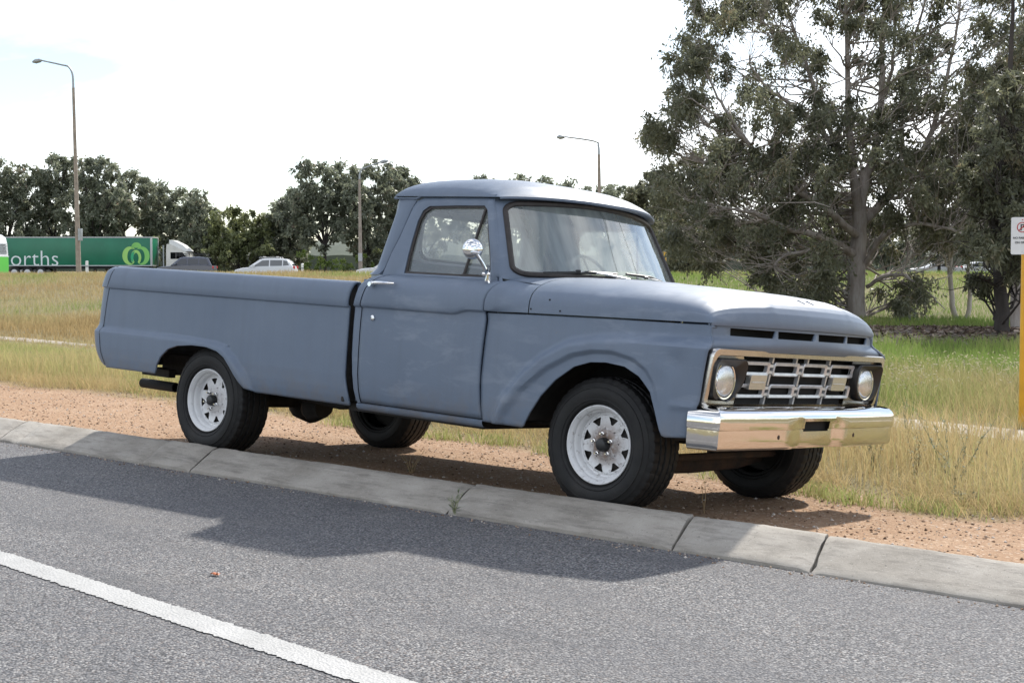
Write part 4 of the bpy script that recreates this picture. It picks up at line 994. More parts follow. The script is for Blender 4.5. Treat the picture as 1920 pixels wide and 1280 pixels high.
pm = grass_material('pebbles', [(0, (.10, .065, .045)), (.35, (.30, .20, .14)), (.75, (.43, .33, .25)), (1, (.60, .56, .52))], .0)
def dirt_xy(n): x = rng.uniform(-13, 4, n); return x, KB + .05 + (edge_y(x) + .5 - KB) * rng.random(n)
pebbles('loose_gravel', 17000, dirt_xy, .003, .014, pm, 'loose reddish gravel on the bare strip behind the kerb', 'gravel')
def gut_xy(n): x = rng.uniform(-7, 4, n); return x, KF - np.abs(rng.normal(0, .05, n)) - .005
pebbles('gutter_grit', 900, gut_xy, .003, .010, pm, 'small grit and stones lying along the foot of the kerb', 'gravel')
# bark chips on the mulch
n = 7000; s = rng.uniform(1, 14, n); mr = np.array([mulch_r(q) for q in np.linspace(1, 14, 40)]); u = rng.random(n)
a_ = np.interp(s, np.linspace(1, 14, 40), mr[:, 0]); c_ = np.interp(s, np.linspace(1, 14, 40), mr[:, 1]); x, y = rs(a_ + (c_ - a_) * u, s); z = gz(x, y) + .16 * np.sin(np.pi * u) ** .6 + .02
d = rng.normal(0, 1, (n, 3)) * [1, 1, .35]; d /= np.linalg.norm(d, axis=1)[:, None]; q = np.cross(d, rng.normal(0, 1, (n, 3))); q /= np.linalg.norm(q, axis=1)[:, None]; L1 = rng.uniform(.03, .10, n)[:, None]
C_ = np.c_[x, y, z]; V = np.stack([C_ - d * L1, C_ + q * L1 * .25, C_ + d * L1, C_ - q * L1 * .25], 1).reshape(-1, 3)
o = np_mesh('bark_chips', V, np.arange(n * 4).reshape(-1, 4), grass_material('bark', [(0, (.05, .035, .028)), (.6, (.15, .11, .085)), (1, (.30, .25, .21))], 0), attrs={'tint': np.repeat(rng.random(n), 4)}); o['kind'] = 'stuff'
tag(o, 'brown bark chips covering the mulch bed under the gum tree', 'mulch')

# ------------------------------------------------------------------ trees
def leaf_material(name, stops, trans=.30, rough=.42):
    m, n, l, b = new_mat(name); a = n.new('ShaderNodeAttribute'); a.attribute_name = 'tint'
    c = ramp(n, l, a.outputs['Fac'], stops); l.new(c, b.inputs['Base Color']); b.inputs['Roughness'].default_value = rough; b.inputs['Specular IOR Level'].default_value = .6
    t = n.new('ShaderNodeBsdfTranslucent'); l.new(c, t.inputs['Color']); x = n.new('ShaderNodeMixShader'); x.inputs[0].default_value = trans
    out = n['Material Output']; l.new(b.outputs[0], x.inputs[1]); l.new(t.outputs[0], x.inputs[2]); l.new(x.outputs[0], out.inputs['Surface']); return m
M['gum_leaf'] = leaf_material('gum_leaf', [(0, (.10, .106, .068)), (.45, (.155, .162, .10)), (.8, (.20, .205, .125)), (1, (.25, .21, .13))], .5)
M['grey_leaf'] = leaf_material('grey_green_leaf', [(0, (.15, .165, .12)), (.5, (.22, .24, .165)), (.85, (.27, .285, .195)), (1, (.32, .245, .19))], .5)
M['green_leaf'] = leaf_material('fresh_green_leaf', [(0, (.12, .14, .06)), (.5, (.19, .21, .09)), (1, (.26, .28, .13))], .5)
M['shrub_leaf'] = leaf_material('bright_shrub_leaf', [(0, (.10, .15, .03)), (.5, (.19, .26, .05)), (1, (.30, .34, .10))], .45)
def bark_material(name, c1, c2, c3):
    m, n, l, b = new_mat(name); o = n.new('ShaderNodeTexCoord').outputs['Object']
    c = ramp(n, l, noise(n, l, mapping(n, l, o, (4, 4, .9)), 1.5, 7, .65), [(.3, c1), (.55, c2), (.75, c3)])
    l.new(c, b.inputs['Base Color']); b.inputs['Roughness'].default_value = .85
    l.new(bump(n, l, noise(n, l, mapping(n, l, o, (9, 9, 1.5)), 2.5, 7, .7), .6, .03), b.inputs['Normal']); return m
M['gum_bark'] = bark_material('gum_bark', (.19, .155, .13), (.36, .32, .29), (.48, .44, .41))
M['dark_bark'] = bark_material('dark_bark', (.022, .018, .016), (.045, .037, .032), (.075, .06, .052))
M['pale_bark'] = bark_material('pale_bark', (.28, .25, .22), (.42, .39, .35), (.50, .47, .43))
def leaves(centres, radii, count, size, width, droop=1.0, flat=.75, twig=0.0):
    """leaf quads gathered in sprays round each clump centre"""
    Vs = []; Ts = []
    for c, rad in zip(centres, radii):
        n = max(8, int(count * rng.uniform(.7, 1.3))); k = max(3, int(n / 26))
        tips = rng.normal(0, 1, (k, 3)); tips /= np.linalg.norm(tips, axis=1)[:, None]; tips *= (rad * rng.uniform(.35, 1.0, (k, 1))); tips[:, 2] *= flat
        w_ = rng.integers(0, k, n); u = rng.random((n, 1)) ** .7
        p = tips[w_] * u; p[:, 2] -= droop * rad * .35 * (u[:, 0] ** 2); p += rng.normal(0, rad * .10, (n, 3)) * [1, 1, 1.5]; p += np.asarray(c)
        d = rng.normal(0, .65, (n, 3)); d[:, 2] -= droop * .75; d += tips[w_] / max(rad, .01) * .35; d /= np.linalg.norm(d, axis=1)[:, None] + 1e-9
        q = np.cross(d, rng.normal(0, 1, (n, 3))); q /= np.linalg.norm(q, axis=1)[:, None] + 1e-9
        L_ = size * rng.uniform(.65, 1.35, (n, 1)); W_ = width * rng.uniform(.7, 1.3, (n, 1))
        Vs.append(np.stack([p, p + d * L_ * .45 + q * W_ * .5, p + d * L_, p + d * L_ * .45 - q * W_ * .5], 1).reshape(-1, 3))
        Ts.append(np.repeat(np.clip(rng.normal(rng.normal(.45, .14), .17, n), 0, 1), 4))
    V = np.concatenate(Vs); return V, np.arange(len(V)).reshape(-1, 4), np.concatenate(Ts)
def smooth_path(pts, k=4, jit=.0):
    pts = np.array(pts, float); out = []
    for i in range(len(pts) - 1):
        p0, p1, p2, p3 = pts[max(i - 1, 0)], pts[i], pts[i + 1], pts[min(i + 2, len(pts) - 1)]
        for t in np.linspace(0, 1, k, endpoint=False):
            q = .5 * ((2 * p1) + (-p0 + p2) * t + (2 * p0 - 5 * p1 + 4 * p2 - p3) * t * t + (-p0 + 3 * p1 - 3 * p2 + p3) * t ** 3)
            out.append(q + rng.normal(0, jit, 3) * (1 if i + t > 0 else 0))
    out.append(pts[-1]); return out
def twig_path(a, b, sag=.1, k=6, jit=.04):
    a, b = np.array(a), np.array(b); L_ = np.linalg.norm(b - a); out = []
    for t in np.linspace(0, 1, k): out.append(a + (b - a) * t + np.array([0, 0, sag * L_ * math.sin(math.pi * t)]) + (rng.normal(0, jit * L_, 3) if 0 < t < 1 else 0))
    return out
# ---- the large gum tree on the right, built at its own distance
def px_tree(name, label, base, depth, limbs, clumps, leaf, bark, count, size, width, parent_r=.05, group=None, cat='tree', twigs=True, nside=7):
    """limbs: polylines of (px, py, depth offset, radius); clumps: (px, py, depth offset, radius m)"""
    bp = at(*base, depth); bz = float(gz(bp[0], bp[1])); T = empty(name, (bp[0], bp[1], bz)); tag(T, label, cat, group)
    off = np.array([bp[0], bp[1], bz]); b = MB(); nodes = []
    for lm in limbs:
        P = [at(p[0], p[1], depth + p[2]) for p in lm]; rad = [p[3] for p in lm]
        if lm[0][:2] == base: P[0] = np.array([bp[0], bp[1], bz - .15])
        Q = smooth_path(P, 4, .012); rq = np.interp(np.linspace(0, 1, len(Q)), np.linspace(0, 1, len(P)), rad)
        b.tube([q - off for q in Q], list(rq), nside, cap=False); nodes += list(zip(Q[2:], rq[2:]))
    C_ = [at(c[0], c[1], depth + c[2]) for c in clumps]; NQ = np.array([q for q, _ in nodes])
    if twigs:
        for c in C_:
            d = np.linalg.norm(NQ - c, axis=1) + .8 * np.clip(NQ[:, 2] - c[2] + 1.0, 0, None); j = int(np.argmin(d)); r0 = min(nodes[j][1] * .45, parent_r * .7)
            tp = twig_path(NQ[j], c, -.10, 6); b.tube([q - off for q in tp], list(np.linspace(r0, r0 * .25, 6)), 5, cap=False)
            for _ in range(3):
                e = c + rng.normal(0, 1, 3) * np.array([.35, .35, .3]); tp2 = twig_path(tp[3], e, .05, 4); b.tube([q - off for q in tp2], list(np.linspace(r0 * .4, .004, 4)), 4, cap=False)
    b.build('trunk', bark, T, ang=180, fix=False)
    V, F, t = leaves(C_, [c[3] for c in clumps], count, size, width); np_mesh('crown', V - off, F, leaf, T, attrs={'tint': t}); return T
D = 36.5
limbs = [
 [(1606, 612, 0, .27), (1604, 560, 0, .235), (1608, 490, 0, .22), (1612, 430, 0, .20), (1614, 390, 0, .17)],
 [(1614, 392, 0, .15), (1624, 330, .1, .13), (1640, 290, .2, .11), (1651, 200, .4, .085), (1655, 90, .5, .06), (1662, -60, .6, .035)],
 [(1612, 400, 0, .14), (1600, 330, -.3, .11), (1592, 240, -.5, .09), (1589, 130, -.5, .065), (1583, -60, -.4, .03)],
 [(1608, 480, 0, .12), (1562, 455, -.6, .10), (1525, 440, -1.2, .085), (1470, 425, -1.8, .06), (1410, 400, -2.4, .04), (1340, 385, -2.8, .02)],
 [(1590, 320, -.5, .08), (1560, 270, -.9, .075), (1520, 225, -1.2, .065), (1478, 190, -1.5, .05), (1440, 165, -1.6, .035), (1405, 120, -1.8, .02)],
 [(1575, 285, -.7, .07), (1545, 215, -.4, .06), (1515, 130, -.2, .05), (1490, 60, 0, .035), (1462, -40, .2, .02)],
 [(1604, 440, -.3, .10), (1560, 400, -1.0, .085), (1500, 360, -1.4, .075), (1435, 310, -1.7, .06), (1395, 260, -1.9, .05), (1365, 215, -2, .04), (1340, 170, -2, .025), (1310, 110, -2, .012)],
 [(1395, 262, -1.9, .04), (1362, 232, -2.2, .03), (1320, 200, -2.4, .02), (1280, 180, -2.5, .01)],
 [(1612, 425, 0, .13), (1672, 360, .6, .11), (1715, 310, 1.0, .09), (1748, 245, 1.3, .07), (1775, 150, 1.6, .05), (1800, 20, 1.8, .03)],
 [(1748, 245, 1.3, .055), (1785, 205, 1.5, .045), (1830, 160, 1.8, .03), (1880, 120, 2, .015)],
 [(1700, 330, .8, .06), (1690, 230, .5, .05), (1698, 150, .4, .045), (1715, 70, .4, .035), (1745, -30, .4, .02)],
 [(1715, 75, .4, .03), (1755, 55, .5, .022), (1810, 10, .6, .012)],
 [(1650, 205, .4, .06), (1672, 130, .2, .045), (1680, 40, 0, .03), (1690, -60, 0, .02)],
 [(1625, 538, 0, .055), (1655, 520, -.4, .05), (1688, 514, -.8, .042), (1705, 522, -1.0, .03), (1740, 548, -1.4, .02), (1772, 580, -1.7, .010)],
 [(1690, 514, -.8, .03), (1702, 480, -.9, .025), (1695, 440, -.9, .03), (1680, 405, -.8, .02)],
 [(1620, 500, 0, .08), (1660, 440, -.9, .065), (1720, 420, -1.6, .05), (1780, 430, -2.0, .035), (1830, 450, -2.2, .02)],
 [(1562, 455, -.6, .06), (1520, 470, -1.3, .05), (1470, 480, -1.9, .035), (1450, 500, -2.1, .02)],
]
holes = [(1351, 57, 16), (1377, 94, 17), (1372, 131, 17), (1355, 175, 20), (1322, 219, 17), (1302, 234, 12), (1399, 66, 18), (1488, 35, 20), (1504, 155, 15), (1416, 236, 15), (1464, 175, 14), (1564, 72, 18), (1715, 28, 15),
         (1798, 44, 22), (1772, 122, 15), (1726, 232, 22), (1636, 171, 15), (1577, 142, 14), (1300, 262, 12), (1440, 100, 12), (1620, 80, 12), (1690, 100, 10)]
polyU = [(1300, -80), (1290, 60), (1262, 95), (1252, 190), (1215, 235), (1212, 262), (1238, 300), (1230, 330), (1300, 380), (1420, 330), (1560, 330), (1700, 330), (1960, 330), (1960, -80)]
polyL = [(1235, 310), (1195, 345), (1200, 400), (1260, 470), (1330, 500), (1420, 490), (1440, 540), (1530, 575), (1560, 520), (1580, 470), (1660, 470), (1720, 450), (1800, 470), (1850, 480), (1850, 320), (1560, 300), (1350, 290)]
cl = []
def fill(poly, n, dr, rm, hl):
    P = np.array(poly); k = 0; tries = 0
    while k < n and tries < 60 * n:
        tries += 1; x, y = rng.uniform(P[:, 0].min(), P[:, 0].max()), rng.uniform(P[:, 1].min(), P[:, 1].max())
        if float(sdist(np.array([x]), np.array([y]), poly)[0]) < 0: continue
        if any((x - a) ** 2 + (y - c) ** 2 < (q + 20) ** 2 for a, c, q in hl): continue
        cl.append((x, y, rng.normal(0, dr), rng.uniform(*rm))); k += 1
fill(polyU, 450, 1.9, (.36, .68), holes); fill(polyL, 200, 1.9, (.38, .74), [])
for x, y, q in ((1335, 35, 4), (1400, 30, 4), (1310, 95, 3), (1290, 130, 3), (1285, 175, 4), (1240, 235, 2), (1228, 262, 2), (1300, 205, 3), (1365, 115, 2), (1345, 250, 3), (1290, 310, 3), (1330, 320, 4), (1470, 215, 3), (1520, 190, 3), (1430, 200, 3),
                (1480, 540, 5), (1520, 560, 4), (1540, 520, 3), (1450, 525, 3), (1712, 545, 4), (1730, 520, 2), (1720, 575, 2), (1690, 560, 2), (1640, 545, 1), (1870, 150, 6), (1900, 230, 7), (1830, 230, 5), (1910, 330, 7), (1860, 310, 5)):
    for _ in range(q): cl.append((x + rng.normal(0, 12), y + rng.normal(0, 12), rng.normal(-1, 1.2), rng.uniform(.35, .6)))
tl = np.array([(1606, 620), (1604, 560), (1608, 490), (1613, 420), (1624, 330), (1641, 285), (1651, 200)], float)
for i, c in enumerate(cl):      # foliage beside the trunk hangs mostly behind it
    tx_ = float(np.interp(c[1], tl[::-1, 1], tl[::-1, 0]))
    if c[1] > 300 and abs(c[0] - tx_) < 34: cl[i] = (c[0] + (22 if c[0] > tx_ else -22) * (c[1] > 420), c[1] - 14 * (c[1] > 480), abs(c[2]) + 1.0, c[3] * .85)
px_tree('gum_tree', 'large spreading gum tree with pale trunk and drooping grey-green foliage', (1606, 612), D, limbs, cl, M['gum_leaf'], M['gum_bark'], 225, .120, .044)
# ---- its neighbours
def blob(cx, cy, rx, ry, n, dr, rm):
    o = []
    while len(o) < n:
        u, v = rng.uniform(-1, 1, 2)
        if u * u + v * v < 1: o.append((cx + rx * u, cy + ry * v, rng.normal(0, dr), rng.uniform(*rm)))
    return o
px_tree('gum_tree', 'dark-trunked tree standing in the mulch at the right edge beside the yellow post', (1880, 642), 28.2,
        [[(1880, 642, 0, .16), (1878, 560, 0, .13), (1872, 470, 0, .11), (1868, 380, .2, .09), (1880, 260, .4, .07), (1895, 120, .6, .05), (1900, -40, .7, .03)], [(1872, 470, 0, .07), (1905, 400, -.4, .05), (1950, 320, -.8, .03)], [(1870, 420, 0, .06), (1835, 360, .5, .045), (1800, 300, .8, .03)], [(1876, 540, 0, .03), (1850, 525, -.3, .02), (1835, 520, -.5, .012)]],
        blob(1880, 400, 70, 90, 60, .9, (.22, .38)) + blob(1900, 240, 60, 110, 50, 1, (.22, .36)) + blob(1840, 525, 22, 18, 7, .3, (.12, .2)) + blob(1905, 480, 30, 50, 22, .6, (.2, .3)) + blob(1850, 330, 50, 50, 24, .8, (.22, .34)), M['gum_leaf'], M['dark_bark'], 230, .12, .036)
px_tree('gum_tree', 'slim gum tree with a grey trunk just left of the yellow sign post', (1906, 628), 30.5,
        [[(1906, 628, 0, .13), (1904, 540, 0, .11), (1908, 420, 0, .09), (1915, 300, .2, .07), (1912, 150, .3, .04)]], blob(1925, 300, 45, 140, 46, .8, (.22, .36)), M['gum_leaf'], M['gum_bark'], 220, .12, .036)
px_tree('gum_tree', 'young gum tree with two thin white stems splitting at the ground', (1802, 602), 38,
        [[(1802, 602, 0, .09), (1788, 585, 0, .075), (1782, 530, 0, .065), (1779, 470, 0, .055), (1768, 420, 0, .04), (1750, 370, 0, .02)], [(1802, 604, 0, .08), (1815, 590, 0, .065), (1818, 540, 0, .055), (1814, 480, 0, .045), (1800, 440, 0, .03), (1790, 400, 0, .02)], [(1815, 490, 0, .03), (1826, 455, .2, .02), (1840, 420, .3, .012)]],
        blob(1790, 400, 70, 45, 34, .9, (.25, .4)), M['gum_leaf'], M['pale_bark'], 220, .13, .036)
# ---- trees further off: crown ellipses seen against the sky, each with its own trunk and limbs
def far_tree(name, label, bx, depth, crown, n, leaf, lean=0, size=.30, width=.12, count=120, group='trees beyond the highway', bark='dark_bark', two=False, rm=(.55, 1.0), rt=.17):
    base_y = 640 - ((float(gz(*at(bx, 520, depth)[:2])) - CAM[2]) * FOC / depth) * 1.0 - (640 - 500.1)
    base = (bx, base_y)
    cx = np.mean([c[0] for c in crown]); cy = np.mean([c[1] for c in crown]); fork = (bx + (cx - bx) * .35 + lean, base_y - (base_y - cy) * .45)
    lm = [[(bx, base_y, 0, rt), (bx + (fork[0] - bx) * .4, (base_y + fork[1]) / 2, 0, rt * .85), (fork[0], fork[1], 0, rt * .75)]]; cl_ = []
    for (ex, ey, rx, ry) in crown:
        k = max(4, int(n * rx * ry / sum(c[2] * c[3] for c in crown))); sub = blob(ex, ey, rx, ry, k, rx / FOC * depth * .45, rm); cl_ += sub
        for _ in range(3):
            tx, ty, td, _r = sub[rng.integers(0, len(sub))]
            lm.append([(fork[0], fork[1], 0, rt * .6), (fork[0] + (tx - fork[0]) * .45 + rng.normal(0, 4), fork[1] + (ty - fork[1]) * .55, td * .4, rt * .42), (tx, ty, td, rt * .12)])
    return px_tree(name, label, base, depth, lm, cl_, leaf, M[bark], count, size, width, .05, group, nside=6)
G, GG = M['grey_leaf'], M['green_leaf']
FT = [
 (12, 146, [(5, 345, 48, 44), (20, 420, 60, 62)], 66, G, 'grey-green tree at the left edge rising behind the bus'),
 (105, 148, [(75, 360, 54, 48), (112, 330, 48, 40), (100, 430, 65, 50)], 80, G, 'tall bushy tree behind the trailer lettering, left of the tall lamp post'),
 (178, 144, [(185, 340, 52, 48), (160, 405, 50, 52), (210, 405, 44, 50)], 76, G, 'tall tree whose crown rises directly behind the tall left lamp post'),
 (196, 150, [(250, 350, 50, 32), (225, 400, 45, 35), (285, 370, 30, 25)], 40, G, 'open-crowned tree leaning right above the apple emblem on the trailer'),
 (262, 147, [(318, 385, 52, 40), (325, 440, 55, 44), (285, 420, 30, 30)], 60, G, 'brownish leaning tree behind the semi truck cab'),
 (392, 143, [(372, 402, 42, 46), (360, 458, 48, 40), (405, 462, 42, 40)], 60, G, 'rounded olive tree behind the dark roof-rack wagon'),
 (446, 140, [(432, 425, 40, 52), (450, 468, 55, 34), (480, 440, 30, 45)], 56, GG, 'loose light green tree between the dark wagon and the white hatchback'),
 (556, 142, [(540, 400, 40, 44), (532, 455, 48, 46)], 56, G, 'small dark grey tree behind the white hatchback'),
 (610, 138, [(600, 345, 64, 48), (570, 395, 55, 44), (645, 375, 52, 55), (610, 440, 40, 30)], 80, G, 'big round-crowned tree with forked black trunk near the middle left'),
 (690, 141, [(700, 350, 58, 48), (680, 415, 48, 50), (700, 465, 40, 30)], 66, G, 'tree with a pale lamp post standing in front of its crown'),
 (716, 145, [(745, 360, 38, 48), (740, 440, 42, 52), (765, 345, 28, 28)], 58, G, 'tree just left of the cab pillar of the pickup'),
 (800, 150, [(800, 430, 60, 55)], 30, G, 'tree seen through the pickup door window'),
 (895, 152, [(900, 392, 52, 66)], 44, G, 'leftmost of the treetops peeping over the pickup roof'),
 (965, 152, [(970, 396, 46, 68)], 42, G, 'second treetop from the left peeping over the pickup roof'),
 (1020, 152, [(1025, 402, 48, 66)], 44, G, 'third treetop from the left peeping over the pickup roof'),
 (1075, 150, [(1080, 402, 50, 66)], 44, G, 'treetop over the pickup roof just left of the middle lamp post'),
 (1150, 146, [(1150, 405, 60, 66)], 52, G, 'tree behind the middle lamp post right of the pickup roof'),
 (1238, 92, [(1230, 378, 55, 55), (1210, 440, 48, 60), (1190, 390, 30, 40)], 60, M['gum_leaf'], 'olive gum tree right of the windshield at the left foot of the large gum'),
 (1285, 78, [(1290, 430, 55, 50), (1300, 480, 45, 32)], 40, M['gum_leaf'], 'low dark tree beside the short yellow post behind the hood'),
 (1340, 120, [(1340, 440, 60, 45)], 34, G, 'dark tree in the far row behind the left side of the large gum'),
 (1440, 124, [(1440, 440, 62, 46)], 34, G, 'dark tree in the far row behind the hanging foliage of the large gum'),
 (1545, 122, [(1550, 445, 60, 44)], 34, GG, 'greener tree in the far row just left of the large gum trunk'),
 (1660, 126, [(1660, 440, 62, 46)], 34, G, 'dark tree in the far row just right of the large gum trunk'),
 (1760, 122, [(1765, 440, 60, 46)], 34, G, 'dark tree in the far row behind the two thin white stems'),
 (1860, 124, [(1865, 440, 60, 46)], 34, G, 'dark tree in the far row behind the right-hand trees'),
]
for bx, dp, crown, n, leaf, lab in FT:
    far_tree('broadleaf_tree', lab, bx, dp, crown, int(n * 2.25), leaf, group='trees beyond the highway' if dp > 100 else None, size=.42 if dp > 100 else .24, width=.19 if dp > 100 else .10, rm=(.6, 1.15) if dp > 100 else (.4, .8), count=75 if dp > 100 else 170)
def shrub(label, px, py, depth, rx, ry, n=16, leaf='shrub_leaf'):
    p = at(px, py, depth); z = float(gz(p[0], p[1])); T = empty('shrub', (p[0], p[1], z)); tag(T, label, 'shrub', 'shrubs along the highway')
    cs = blob(0, 0, rx, ry, n, rx * .6, (.3, .5)); C_ = [np.array([c[0] * RH[0], c[0] * RH[1], max(.25, ry + c[1])]) + np.array([FH[0], FH[1], 0]) * c[2] for c in cs]
    b = MB()
    for c in C_: b.tube(twig_path((0, 0, -.1), c, .05, 4), [.03, .025, .018, .008], 4, cap=False)
    b.build('stem', M['dark_bark'], T, fix=False)
    V, F, t = leaves(C_, [c[3] for c in cs], 60, .22, .11, .3); np_mesh('foliage', V, F, M[leaf], T, attrs={'tint': t})
shrub('bright green shrub right of the white hatchback', 577, 500, 134, 1.5, 1.3)
shrub('low yellow-green shrub below the big round-crowned tree', 612, 505, 134, 2.2, 1.0)
shrub('bright green shrub under the trees left of the cab pillar', 668, 500, 136, 1.6, 1.2)
shrub('green undergrowth just left of the pickup cab pillar', 735, 496, 138, 1.8, 1.6, 18, 'green_leaf')
shrub('olive undergrowth in the tree belt right of the semi truck cab', 325, 498, 141, 3.2, 2.0, 26, 'green_leaf')
shrub('grey-green undergrowth left of the big forked tree', 535, 498, 139, 2.6, 1.8, 22, 'grey_leaf')
shrub('dark bushy undergrowth behind the dark roof-rack wagon', 380, 500, 138, 3.0, 1.6, 24, 'green_leaf')
shrub('dense olive undergrowth left of the white hatchback', 455, 500, 138, 3.2, 1.8, 26, 'green_leaf')

# ------------------------------------------------------------------ street lamps
M['pole'] = simple('weathered_pole', (.30, .25, .205), .8, noise=.2, scale=3, bump=.2)
M['galv'] = simple('galvanised_steel', (.34, .36, .37), .5, .6, noise=.15, scale=6)
def street_lamp(label, depth, base, top, curve, arm, head, hw=.22, sign=None, box=None):
    bp = at(*base, depth); z0 = float(gz(bp[0], bp[1])); off = np.array([bp[0], bp[1], z0]); T = empty('street_lamp', tuple(off)); tag(T, label, 'street lamp', 'tall street lamps beyond the field')
    tp = at(*top, depth); bt = np.array([bp[0], bp[1], z0 - .2])
    MB().tube([bt - off, bt * .5 + tp * .5 - off, tp - off], [.17, .125, .085], 14).build('pole', M['pole'], T)
    P = smooth_path([tp - off] + [at(*c, depth) - off for c in curve] + [at(*arm, depth) - off], 5); MB().tube(P, list(np.linspace(.075, .045, len(P))), 10).build('arm', M['galv'], T)
    h0, h1 = at(*arm, depth) - off, at(*head, depth) - off; ax_ = (h1 - h0); L_ = np.linalg.norm(ax_)
    MB().tube([h0 - ax_ * .1, h0 + ax_ * .15, h0 + ax_ * .6, h1], [.06, .13, .15, .06], 10, ell=1.4).build('lamp_head', M['galv'], T)
    if sign:
        c = at(*sign, depth - .25) - off; w_, h_ = .16, .32
        MB().prism(rrect(-w_, w_, -h_, h_, .03, 2), lambda u, v, d: (c[0] + RH[0] * u - FH[0] * d, c[1] + RH[1] * u - FH[1] * d, c[2] + v), 0, .02).build('small_sign', simple('sign_grey', (.42, .42, .42), .5), T)
    if box:
        c = at(*box, depth - .1) - off; MB().prism(rrect(-.12, .12, -.38, .38, .02, 2), lambda u, v, d: (c[0] + RH[0] * u - FH[0] * d, c[1] + RH[1] * u - FH[1] * d, c[2] + v), -.08, .1).build('switch_box', M['galv'], T)
street_lamp('tall street lamp with long arm standing in front of the green trailer', 92, (148, 515), (137.5, 165), [(136, 140), (129, 126), (116, 122)], (77, 113.5), (61, 116.5), box=(150.5, 440))
street_lamp('street lamp with its arm pointing right beside the trees left of the cab', 116, (676, 512), (674, 336), [(675, 325), (682, 316)], (714, 304), (728, 301.5), sign=(675.5, 482))
street_lamp('street lamp above the pickup roof whose arm points left', 90, (1126, 515), (1123, 290), [(1122, 274), (1115, 265)], (1058, 256.5), (1044, 257.5))

# ------------------------------------------------------------------ traffic on the far highway
def frame_of(px, depth, sgn):
    p = at(px, 510, depth); z = float(gz(p[0], p[1])) + .04; X = np.array([RH[0], RH[1], 0]) * sgn; Z = np.array([0, 0, 1.]); Y = np.cross(Z, X)
    return Matrix(((X[0], Y[0], 0, p[0]), (X[1], Y[1], 0, p[1]), (0, 0, 1, z), (0, 0, 0, 1)))
M['tyre2'] = simple('far_tyre', (.02, .02, .02), .8); M['hubm'] = simple('alloy_wheel', (.45, .45, .46), .35, .8)
M['redl'] = simple('tail_lamp_red', (.55, .02, .02), .25); M['cwhite'] = simple('white_car_paint', (.74, .75, .76), .25, coat=.5); M['cdark'] = simple('dark_blue_grey_car_paint', (.085, .09, .115), .22, .3, coat=.6)
M['trim'] = simple('black_trim', (.015, .015, .016), .5); M['rail'] = simple('roof_rail', (.35, .35, .36), .35, .8)
def wheels_for(T, xs, w, r=.36):
    for x in xs:
        for s in (-1, 1):
            h = bpy.data.objects.new('wheel', None); link(h, T); h.location = (x, s * (w / 2 - .12), r)
            MB().lathe([(.0, -.11), (r * .62, -.11), (r * .9, -.11), (r, -.07), (r, .07), (r * .9, .11), (0, .11)], (0, 0, 0), 'y', 22).build('tyre', M['tyre2'], h)
            MB().lathe([(.0, -.118), (r * .3, -.122), (r * .6, -.112)], (0, 0, 0), 'y', 18).lathe([(.0, .118), (r * .3, .122), (r * .6, .112)], (0, 0, 0), 'y', 18).build('rim', M['hubm'], h)
